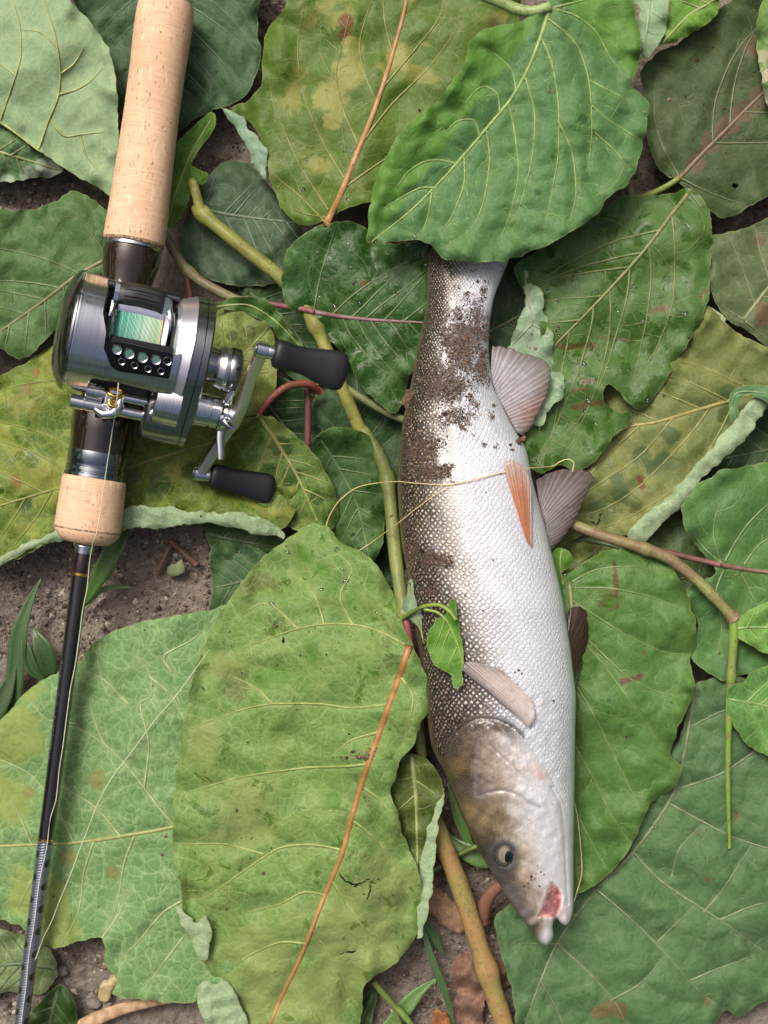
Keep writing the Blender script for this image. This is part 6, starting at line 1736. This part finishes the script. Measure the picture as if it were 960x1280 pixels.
# rear deck and thumb bar
def box(name, a0, a1, b0, b1, c0_, c1_, mat, parent=reel, bev=1.2, skew=(0, 0)):
    x = [(a0, b0), (a1, b0 + skew[0]), (a1, b1 + skew[1]), (a0, b1)]
    V = [(p[0], p[1], c0_) for p in x] + [(p[0], p[1], c1_) for p in x]
    F = [(0, 1, 2, 3), (4, 5, 6, 7), (0, 1, 5, 4), (1, 2, 6, 5), (2, 3, 7, 6), (3, 0, 4, 7)]
    o = robj(name, V, F, mat, parent, True, False)
    m = o.modifiers.new("bevel", 'BEVEL'); m.width = bev * RK; m.segments = 3; m.limit_method = 'ANGLE'
    wn_ = o.modifiers.new("wn", 'WEIGHTED_NORMAL')
    return o
def barp(k, t, lift):    # cross-section of the thumb bar
    return [(-72 * k + t, 26 + lift), (-68 + t, 38 + lift), (-58 + t, 43 + lift), (-48 + t, 41 + lift), (-43 + t, 34 + lift), (-46 + t, 27 + lift), (-58 + t, 24 + lift)]
V, F = loftA([(-14, np.array(barp(1, 1, 0))), (-12, np.array(barp(1, 0, 1))), (12, np.array(barp(1, -2, 1))), (34, np.array(barp(1, -1, 1))), (41, np.array(barp(1, 2, 0))), (42.5, np.array(barp(1, 3, -1)))])
tb = robj("thumb_bar", V, F, plain_mat("thumb_rubber", (26, 26, 30), .5))
for i in range(5):
    t = -64 + i * 4.2
    tubeL("grip_ridge", [(-8, t + 1, 43.4 - abs(i - 2) * .9), (12, t - 1, 44.6 - abs(i - 2) * .9), (36, t + .4, 43.6 - abs(i - 2) * .9)], .7, BLK, tb, 6)
CH = plain_mat("chrome", (214, 216, 220), .08, metal=1.0)
V, F = loftA([(-22, np.array(barp(.98, 1, -6))), (-20, np.array(barp(1, 0, -1))), (-14.2, np.array(barp(1, 1, -1)))]); robj("bar_end", V, F, CH)
V, F = loftA([(42.7, np.array(barp(1, 3, -2))), (50, np.array(barp(1, 6, -2))), (53, np.array(barp(1, 9, -5)))]); robj("bar_end", V, F, CH)
tubeL("bar_arm", [(50, -52, 34), (53, -42, 38), (55, -30, 40), (57, -18, 36)], [4.5, 5, 4.5, 3], CH, n=12)
tubeL("bar_arm", [(58, -46, 38), (61, -34, 42), (61, -20, 44)], [4.5, 5, 4], DKIN, n=12)
tubeL("bar_arm", [(-19, -48, 32), (-20, -36, 38), (-21, -26, 40)], [4, 4, 3], CH, n=12)
box("rear_deck", -28, 60, -66, -30, -10, 6, DKIN)
cyl("rear_pillar", [(-29, 6), (62, 6)], -66, 10, STEELD, n=24)
# level wind: two bars, guide with a gold ring
cyl("level_wind_bar", [(-30, 4.0), (-29, 6.2), (62, 6.2)], 70, 14, POL, n=24)
cyl("level_wind_bar", [(-47, 6), (-46, 9.2), (-29, 9.6), (-28.5, 8.6), (-26, 8.6), (-25.5, 9.6), (-8, 9.6), (-7.5, 8.0), (62, 8.0)], 88, 6, BR, n=32)
cyl("level_wind_stub", [(-30, 9.5), (-29, 10.5), (-8, 10.5), (-7, 9)], 70, 10, BR, n=28)
box("front_pillar", -31, 60, 50, 66, -8, 4, BLK)
gp = np.array([(-6, 70, 20), (-2, 80, 24), (2, 92, 22), (4, 100, 16)])
lg = tubeL("line_guide", [(-14, 92, 16), (-4, 96, 20), (8, 92, 22), (14, 82, 24), (14, 70, 24)], [4, 6.5, 7.5, 6.5, 4.5], CH, n=14)
box("guide_block", -6, 14, 62, 84, 10, 24, CH, lg, 2.5)
def torus(name, ctr, R, r, mat, tilt=0.0, parent=reel, n=36, squash=1.0):
    t = np.linspace(0, 2 * np.pi, n + 1)
    P = np.stack([ctr[0] + R * np.cos(t), ctr[1] + R * squash * np.sin(t), ctr[2] + R * np.sin(t) * tilt], 1)
    V = []; F = []
    m = 12
    for i in range(n):
        cdir = P[i] - np.array(ctr); cdir /= np.linalg.norm(cdir)
        nn = np.array([0, -tilt, squash]); nn /= np.linalg.norm(nn)
        for j in range(m):
            q = 2 * np.pi * j / m
            V.append(P[i] + r * (math.cos(q) * cdir + math.sin(q) * nn))
    for i in range(n):
        for j in range(m): F.append((i * m + j, i * m + (j + 1) % m, ((i + 1) % n) * m + (j + 1) % m, ((i + 1) % n) * m + j))
    return robj(name, V, F, mat, parent, True, False)
torus("gold_ring", (6, 66, 26), 10, 2.6, GOLD, .5, lg, squash=.45)
torus("gold_ring", (6, 80, 27), 5.2, 2.8, GOLD, .3, lg, squash=.7)
cyl("guide_eye", [(1.5, 3), (2, 4.5), (10, 4.5), (10.5, 3)], 88, 24, SILV, lg, 20)

# cast control knob on the spool axis
cyl("knob_neck", [(106, 30), (112, 29), (114, 24), (128, 22)], 6, 0, BRD, n=48)
kb = []
cyl("cast_control_knob", [(126, 20), (127, 27.5), (134, 29.5), (136, 30), (136.5, 28.5), (139, 28.5), (139.5, 30), (141, 30)], 8, 0, BR, n=72)
t = np.arange(144) * 2 * np.pi / 144
kn = lambda r: np.stack([8 + (r + .8 * (np.arange(144) % 2)) * np.cos(t), (r + .8 * (np.arange(144) % 2)) * np.sin(t)], 1)
V, F = loftA([(141, kn(28.5)), (142, kn(29.5)), (154, kn(28.8)), (155, kn(28))]); robj("knurled_cap", V, F, BRD, split=False)
cyl("knob_face", [(154.5, 28), (156, 26.5), (158, 24), (159, 14), (159, 4)], 8, 0, POL, n=48)
# drag shaft, star drag
cyl("drag_collar", [(107, 26), (112, 24.5), (113, 22.5), (128, 22), (129, 20.5), (131, 20.5), (132, 22), (142, 21.5), (144, 18), (160, 15)], 66, -8, BR, n=56)
star = cyl("star_drag", [(143, 10), (143.5, 20), (147, 22), (152, 21), (156, 15), (158, 10)], 68, -8, CH, n=40)
for k in range(5):
    an = math.radians(83 + 72 * k)
    d1 = np.array([0, math.sin(an), math.cos(an)])
    P = [np.array([149, 68, -8]) + d1 * 14, np.array([151, 68, -8]) + d1 * 30, np.array([155, 68, -8]) + d1 * 46, np.array([157, 68, -8]) + d1 * 57]
    tubeL("star_arm", P, [6.5, 5.6, 5.2, 4.2], CH, star, 12, .6)
# crank handle: world points seen in the photograph, one end high, one end low
Rm = np.array(reel.matrix_world)
def tol(x, y, z):
    w = Wp(x, y, z); q = (w - c0) @ np.stack([U, Yv, N_], 1)
    return np.array([q[0], -q[1], q[2]]) / RK
hA, hB = tol(329, 438, 232), tol(250.5, 592, 66)
hm_ = np.array([163, 66, -8.0])
arm = [hA, hA * .72 + hm_ * .28 + np.array([-1, 0, 0]), hA * .3 + hm_ * .7 + np.array([3, 4, 0]), hm_ + np.array([3, 3, 0]), hB * .3 + hm_ * .7 + np.array([2, 0, 0]), hB * .72 + hm_ * .28, hB]
arm = catmull(np.array(arm), False, 8)
def slab(name, P, w, t, mat, parent=reel, off=(0, 0, 0)):
    """flat bar: wide in the plane across the axis, thin along the axis"""
    P = np.asarray(P, float) + np.array(off)
    T = np.gradient(P, axis=0); T /= np.linalg.norm(T, axis=1, keepdims=True)
    A_ = np.array([1.0, 0, 0])
    V = []
    w = np.broadcast_to(w, (len(P),))
    for i in range(len(P)):
        a = A_ - T[i] * (A_ @ T[i]); a /= np.linalg.norm(a); b = np.cross(T[i], a)
        for sa, sb in ((-1, -.8), (-1, .8), (-.6, 1), (.6, 1), (1, .8), (1, -.8), (.6, -1), (-.6, -1)):
            V.append(P[i] + a * t * sa + b * w[i] * sb)
    n = 8
    F = [(i * n + j, i * n + (j + 1) % n, (i + 1) * n + (j + 1) % n, (i + 1) * n + j) for i in range(len(P) - 1) for j in range(n)]
    F += [tuple(range(n)), tuple(range((len(P) - 1) * n, len(P) * n))]
    return robj(name, V, F, mat, parent)
tw = np.linspace(0, 1, len(arm))
ha = slab("handle_arm", arm, 8.5 + 5 * np.exp(-((tw - .5) / .14) ** 2), 6.4, plain_mat("arm_steel", (196, 197, 200), .34, metal=.85))
Tn = hA - hB; Tn /= np.linalg.norm(Tn)
sidev = np.cross(Tn, [1.0, 0, 0]); sidev /= np.linalg.norm(sidev)
GB = plain_mat("brass_edge", (168, 124, 42), .3, metal=1.0)
slab("brass_inlay", arm[4:19], 3.4, 2.2, GB, ha, off=(-4.8, 0, 0)); slab("brass_inlay", arm[-19:-5], 3.4, 2.2, GB, ha, off=(-4.8, 0, 0))
cyl("handle_nut", [(152, 12), (166, 13), (172, 11.5), (174, 7)], 66, -8, DKIN, n=6)
tubeL("nut_keeper", [(163, 52, 16), (168, 44, 26), (170, 40, 32)], [4, 3.4, 2.6], CH, n=10)


def knob(end, length, profile, tilt_b, label):
    """paddle knob pushed on the end of the arm; profile: (t along, half height, half thickness, shift)"""
    V = []; n = 40
    ts = np.linspace(0, 1, 34)
    pr = np.array(profile)
    hh = catmull(pr[:, :2], False, 8); tt_ = catmull(pr[:, [0, 2]], False, 8); sh = catmull(pr[:, [0, 3]], False, 8)
    for t in ts:
        h = np.interp(t, hh[:, 0], hh[:, 1]); w = np.interp(t, tt_[:, 0], tt_[:, 1]); s = np.interp(t, sh[:, 0], sh[:, 1])
        for j in range(n):
            q = 2 * np.pi * j / n
            cq, sq = math.cos(q), math.sin(q)
            e_ = .8
            V.append((end[0] + 12 + t * length, end[1] + s + tilt_b * t * length + h * math.copysign(abs(cq) ** e_, cq), end[2] + w * math.copysign(abs(sq) ** e_, sq)))
    F = [(i * n + j, i * n + (j + 1) % n, (i + 1) * n + (j + 1) % n, (i + 1) * n + j) for i in range(33) for j in range(n)]
    F += [tuple(range(n)), tuple(range(33 * n, 34 * n))]
    o = robj("handle_knob", V, F, KNOB, reel, True, False)
    o["label"] = label
    caps = cyl("knob_cap", [(-10, 8.5), (-8.5, 10.2), (5, 10.2), (6, 8.6), (8, 9), (14, 9)], 0, 0, POL, o, 28)
    for v_ in caps.data.vertices: v_.co += Vector(loc(np.array(end)).tolist())
    f_ = cyl("cap_face", [(-10.8, 1), (-10.8, 6.8), (-9.8, 6.8)], 0, 0, SILV, o, 24)
    for v_ in f_.data.vertices: v_.co += Vector(loc(np.array(end)).tolist())
    return o


M = Mat("knob_rubber")
n, _ = M.noise(M.obj(), 1500, 2, .6)
M.set(color=L4((22, 23, 29)), rough=.5, spec=.45, normal=M.bump(n, .00004, .4))
KNOB = M.m
PROF = [(0, 10, 10, 0), (.03, 16.5, 14, 0), (.10, 18.2, 15, 0), (.28, 16.8, 12, .5), (.45, 17.5, 10.5, 1.0), (.66, 22.0, 10, 2), (.84, 24.6, 10.5, 2.5), (.94, 22.5, 9.5, 2), (.985, 17, 7, 1.5), (1.0, 10, 3, 1)]
PROF2 = [(0, 10, 10, 0), (.03, 15.5, 14, 0), (.10, 17.2, 15, 0), (.30, 16.4, 12, 0), (.5, 17.2, 11, 0), (.72, 20.0, 10.5, 1), (.88, 20.5, 10.5, 1), (.95, 18.5, 9.5, 1), (.985, 14, 7, .5), (1.0, 8, 3, 0)]
knob(hA, 96, PROF, .03, "upper black paddle knob nearer the viewer")
knob(hB, 92, PROF2, .02, "lower black paddle knob in the shade near the leaves")

# ------------------------------------------------------------------ fishing line
M = Mat("line_braid"); M.set(color=L4((190, 188, 164)), rough=.5); LINE = M.m
M = Mat("line_clear"); M.set(color=L4((200, 180, 126)), rough=.3); LEAD = M.m


def strand(label, pts, r, mat, seed=1, jit=.5):
    P = resample(catmull(np.array(pts, float), False), 4.0, False)
    P[:, 0] += Noise(seed, 60)(P[:, 1], P[:, 0]) * jit; P[:, 2] += Noise(seed + 1, 50)(P[:, 1], P[:, 0]) * jit
    v, f = sweep(Wp(P[:, 0], P[:, 1], P[:, 2]), r * S, 6)
    return tag(mesh_obj("fishing_line", v, f, mat, origin=v[0]), label, "fishing line")


def rz_(y, k=1.0):
    return float(rod_axis(y)[2] / S)
strand("braided line running from the reel's line guide down along the rod blank",
       [(149, 462, 196), (148, 478, 204), (146, 500, 200), (144, 518, 180), (140, 540, 150), (134, 580, 132), (128, 620, 128), (122, 660, 126), (117, 676, 118), (114, 690, 102), (111, 710, 96), (108, 740, 92), (103, 765, 90), (99, 795, 88), (94, 830, 86), (88, 862, 82), (84, 890, 80), (80, 925, 78), (74, 960, 74), (70, 1000, 72), (63, 1025, 70), (58, 1060, 68), (48, 1110, 66), (42, 1160, 64), (36, 1200, 62), (30, 1250, 60), (24, 1300, 58)], .58, LINE, 3, .4)
strand("thin line trailing across the pale veined leaf at lower left", [(262, 812, 75), (245, 835, 65), (218, 872, 59), (190, 905, 57), (160, 945, 55), (140, 972, 53), (122, 1005, 49), (104, 1050, 45), (86, 1098, 43), (66, 1148, 43), (54, 1172, 49), (44, 1200, 59)], .5, LINE, 5, .5)
strand("loose tan line looping from the leaf across the flank of the fish",
       [(406, 662, 66), (412, 645, 72), (424, 626, 76), (445, 610, 74), (470, 604, 72), (496, 602, 104), (520, 604, fz(520, 604) + 4), (560, 606, fz(560, 606) + 3), (600, 598, fz(600, 598) + 3), (640, 588, fz(640, 588) + 4), (664, 585, 112), (690, 583, 78), (700, 577, 74), (710, 574, 74), (717, 578, 74), (716, 590, 74)], .62, LEAD, 7, .5)
strand("fine straight line from the wet leaf up to the dirty flank of the fish", [(444, 692, 62), (470, 674, 66), (496, 655, 110), (520, 636, fz(520, 636) + 3), (545, 618, fz(545, 618) + 3), (566, 606, fz(566, 606) + 4)], .5, LEAD, 9, .3)
strand("line hanging out of the mouth of the fish along its jaw", [(717, 1000, 88), (722, 1020, 74), (726, 1060, 58), (727, 1090, 56), (722, 1112, 58), (716, 1130, 66), (704, 1140, 74)], .6, LEAD, 11, .3)

# ------------------------------------------------------------------ unseen growth, added to darken horizon light and reflections; leaf litter beyond the edges
def added_thicket():
    r = np.random.default_rng(21)
    n = 2600
    an = r.uniform(0, 2 * np.pi, n); rad = r.uniform(.95, 1.9, n); hz = r.uniform(.05, 1.35, n) * np.minimum(1, .45 + (rad - .95))
    C = np.stack([rad * np.cos(an), rad * np.sin(an), hz], 1)
    L_ = r.uniform(.10, .20, n)
    d1 = np.stack([np.cos(an + r.normal(0, 1, n)), np.sin(an + r.normal(0, 1, n)), r.uniform(-.7, .3, n)], 1); d1 /= np.linalg.norm(d1, axis=1, keepdims=True)
    d2 = np.cross(d1, r.normal(0, 1, (n, 3))); d2 /= np.linalg.norm(d2, axis=1, keepdims=True)
    nn = np.cross(d1, d2)
    shape = [(0, 0, 0), (.25, .30, .03), (.55, .34, .04), (.85, .16, .0), (1, 0, -.05), (.85, -.16, 0), (.55, -.34, .04), (.25, -.30, .03)]
    V = np.concatenate([(C + L_[:, None] * (a * d1 + b * d2 + c * nn))[:, None] for a, b, c in shape], 1).reshape(-1, 3)
    F = []
    for i in range(n):
        k = i * 8
        F += [(k, k + 1, k + 7), (k + 1, k + 2, k + 6, k + 7), (k + 2, k + 3, k + 5, k + 6), (k + 3, k + 4, k + 5)]
    tag(mesh_obj("added_thicket", V, F, plain_mat("added_thicket_leaf", (84, 122, 62), .5), smooth=False), "unseen knotweed growth added round the spot to darken reflections", "plants", kind="stuff")


def leaf_litter():
    """more cut leaves lying on the soil beyond the picture's edges"""
    r = np.random.default_rng(77)
    V = []; F = []
    prof = [(0, .02), (.08, .24), (.25, .36), (.45, .38), (.65, .30), (.85, .14), (1, .005)]
    while len(V) < 21 * 620:
        x, y = r.uniform(-1.1, 1.1, 2)
        l = r.uniform(.08, .17)
        if abs(x) < .215 + l and abs(y) < .285 + l: continue
        a = r.uniform(0, 6.28); ca, sa = math.cos(a), math.sin(a)
        z0 = r.uniform(-.004, .014); sl_, cup = r.uniform(-.12, .16), r.uniform(.1, .35)
        k = len(V)
        for t, w in prof:
            for s in (-1, 0, 1):
                px, py = (t - .5) * l, s * w * l
                V.append((x + px * ca - py * sa, y + px * sa + py * ca, z0 + (t - .5) * sl_ * l + abs(s) * w * l * cup - (t - .4) ** 2 * l * .2))
        for i in range(6):
            for j in (0, 1):
                q = k + i * 3 + j
                F.append((q, q + 1, q + 4, q + 3))
    M = Mat("litter_leaf")
    n, _ = M.noise(M.obj(), 9, 3, .6); n2, _ = M.noise(M.obj(), 120, 4, .6)
    col = M.mix(M.ramp(n, .35, .65), L4((84, 122, 62), AK), L4((116, 142, 72), AK))
    M.set(color=M.mix(M.ramp(n2, .3, .7, 0, .4), col, L4((70, 98, 54), AK)), rough=.55, spec=.25, normal=M.bump(n2, .0006, .6))
    tag(mesh_obj("leaf_litter", V, F, M.m), "more cut green leaves covering the ground around the spot", "leaves", kind="stuff")


leaf_litter()
added_thicket()

# ------------------------------------------------------------------ specks of earth on the leaves
def specks_on(names_pts, mat, seed):
    """drop crumbs on whatever lies under each point"""
    bpy.context.view_layer.update()
    dg = bpy.context.evaluated_depsgraph_get()
    eye = Vector((0, 0, H * S))
    C = []; R = []
    for x, y, r in names_pts:
        t = Vector(Wp(x, y, 0).tolist())
        hit, p, n, i, ob, m = scn.ray_cast(dg, eye, (t - eye).normalized())
        if hit and ob.name.split('.')[0] in ("blade", "curled_edge", "midrib", "petiole", "plant_stem"):
            C.append(tuple(p + n * r * S * .3)); R.append(r * S)
    return np.array(C), np.array(R)


r_ = np.random.default_rng(33)
P = []
for (cx, cy, sx_, sy_, n, rr) in ((452, 944, 14, 8, 26, 1.4), (430, 946, 10, 6, 10, 1.2), (310, 1070, 30, 40, 12, 1.0), (460, 600, 220, 300, 60, .8), (250, 900, 160, 200, 50, .8), (800, 500, 110, 200, 60, .8), (900, 140, 50, 60, 70, .9),
                              (830, 1100, 110, 110, 40, .8), (640, 100, 100, 90, 14, .8), (430, 60, 60, 60, 14, .9), (365, 60, 300, 300, 50, .7), (664, 420, 20, 60, 46, .8), (460, 355, 30, 25, 12, 1.0), (520, 1000, 14, 40, 10, 1.0), (335, 230, 4, 8, 14, 1.2), (350, 800, 90, 80, 26, .9), (110, 1060, 90, 90, 30, .8), (110, 560, 70, 90, 24, .9), (480, 1090, 40, 60, 14, .9)):
    q = r_.normal(0, 1, (n, 2)) * (sx_ * .7, sy_ * .7) + (cx, cy)
    P += [(a, b, c) for (a, b), c in zip(q, np.clip(r_.lognormal(0, .45, n) * rr, .4, 3))]
C, R = specks_on(P, None, 1)
grains("earth_specks", C, R, MUDM, None, False, .6, 17)

# ------------------------------------------------------------------ water drops left on the wet leaves
M = Mat("water")
M.set(color=(1, 1, 1, 1), rough=.02, trans=1.0, ior=1.33)
P = []
for (cx, cy, sx_, sy_, n) in ((775, 420, 50, 45, 60), (720, 560, 35, 25, 26), (450, 370, 55, 55, 60), (400, 720, 45, 45, 30), (380, 600, 26, 40, 16), (740, 705, 24, 14, 12), (440, 620, 25, 50, 14), (830, 860, 40, 120, 12)):
    q = r_.normal(0, 1, (n, 2)) * (sx_, sy_) + (cx, cy)
    P += [(a, b, c) for (a, b), c in zip(q, np.clip(r_.lognormal(.1, .5, n), .6, 3.4))]
C, R = specks_on(P, None, 2)
V = []; F = []
for c_, q in zip(C, R):
    k = len(V)
    st = r_.uniform(.8, 1.35)
    V.append((c_[0], c_[1], c_[2] + q * .45))
    for ring in (.45, .8, 1.0):
        for j in range(10):
            t = j * math.pi / 5
            V.append((c_[0] + q * ring * st * math.cos(t), c_[1] + q * ring * math.sin(t), c_[2] + q * .55 * math.sqrt(max(0, 1 - ring * ring)) - q * .12))
    F += [(k, k + 1 + j, k + 1 + (j + 1) % 10) for j in range(10)]
    for i in (0, 1):
        F += [(k + 1 + i * 10 + j, k + 11 + i * 10 + j, k + 11 + i * 10 + (j + 1) % 10, k + 1 + i * 10 + (j + 1) % 10) for j in range(10)]
    F.append(tuple(k + 21 + j for j in range(9, -1, -1)))
tag(mesh_obj("water_drops", V, F, M.m), "small clear water drops on the wet leaves", "water", kind="stuff")
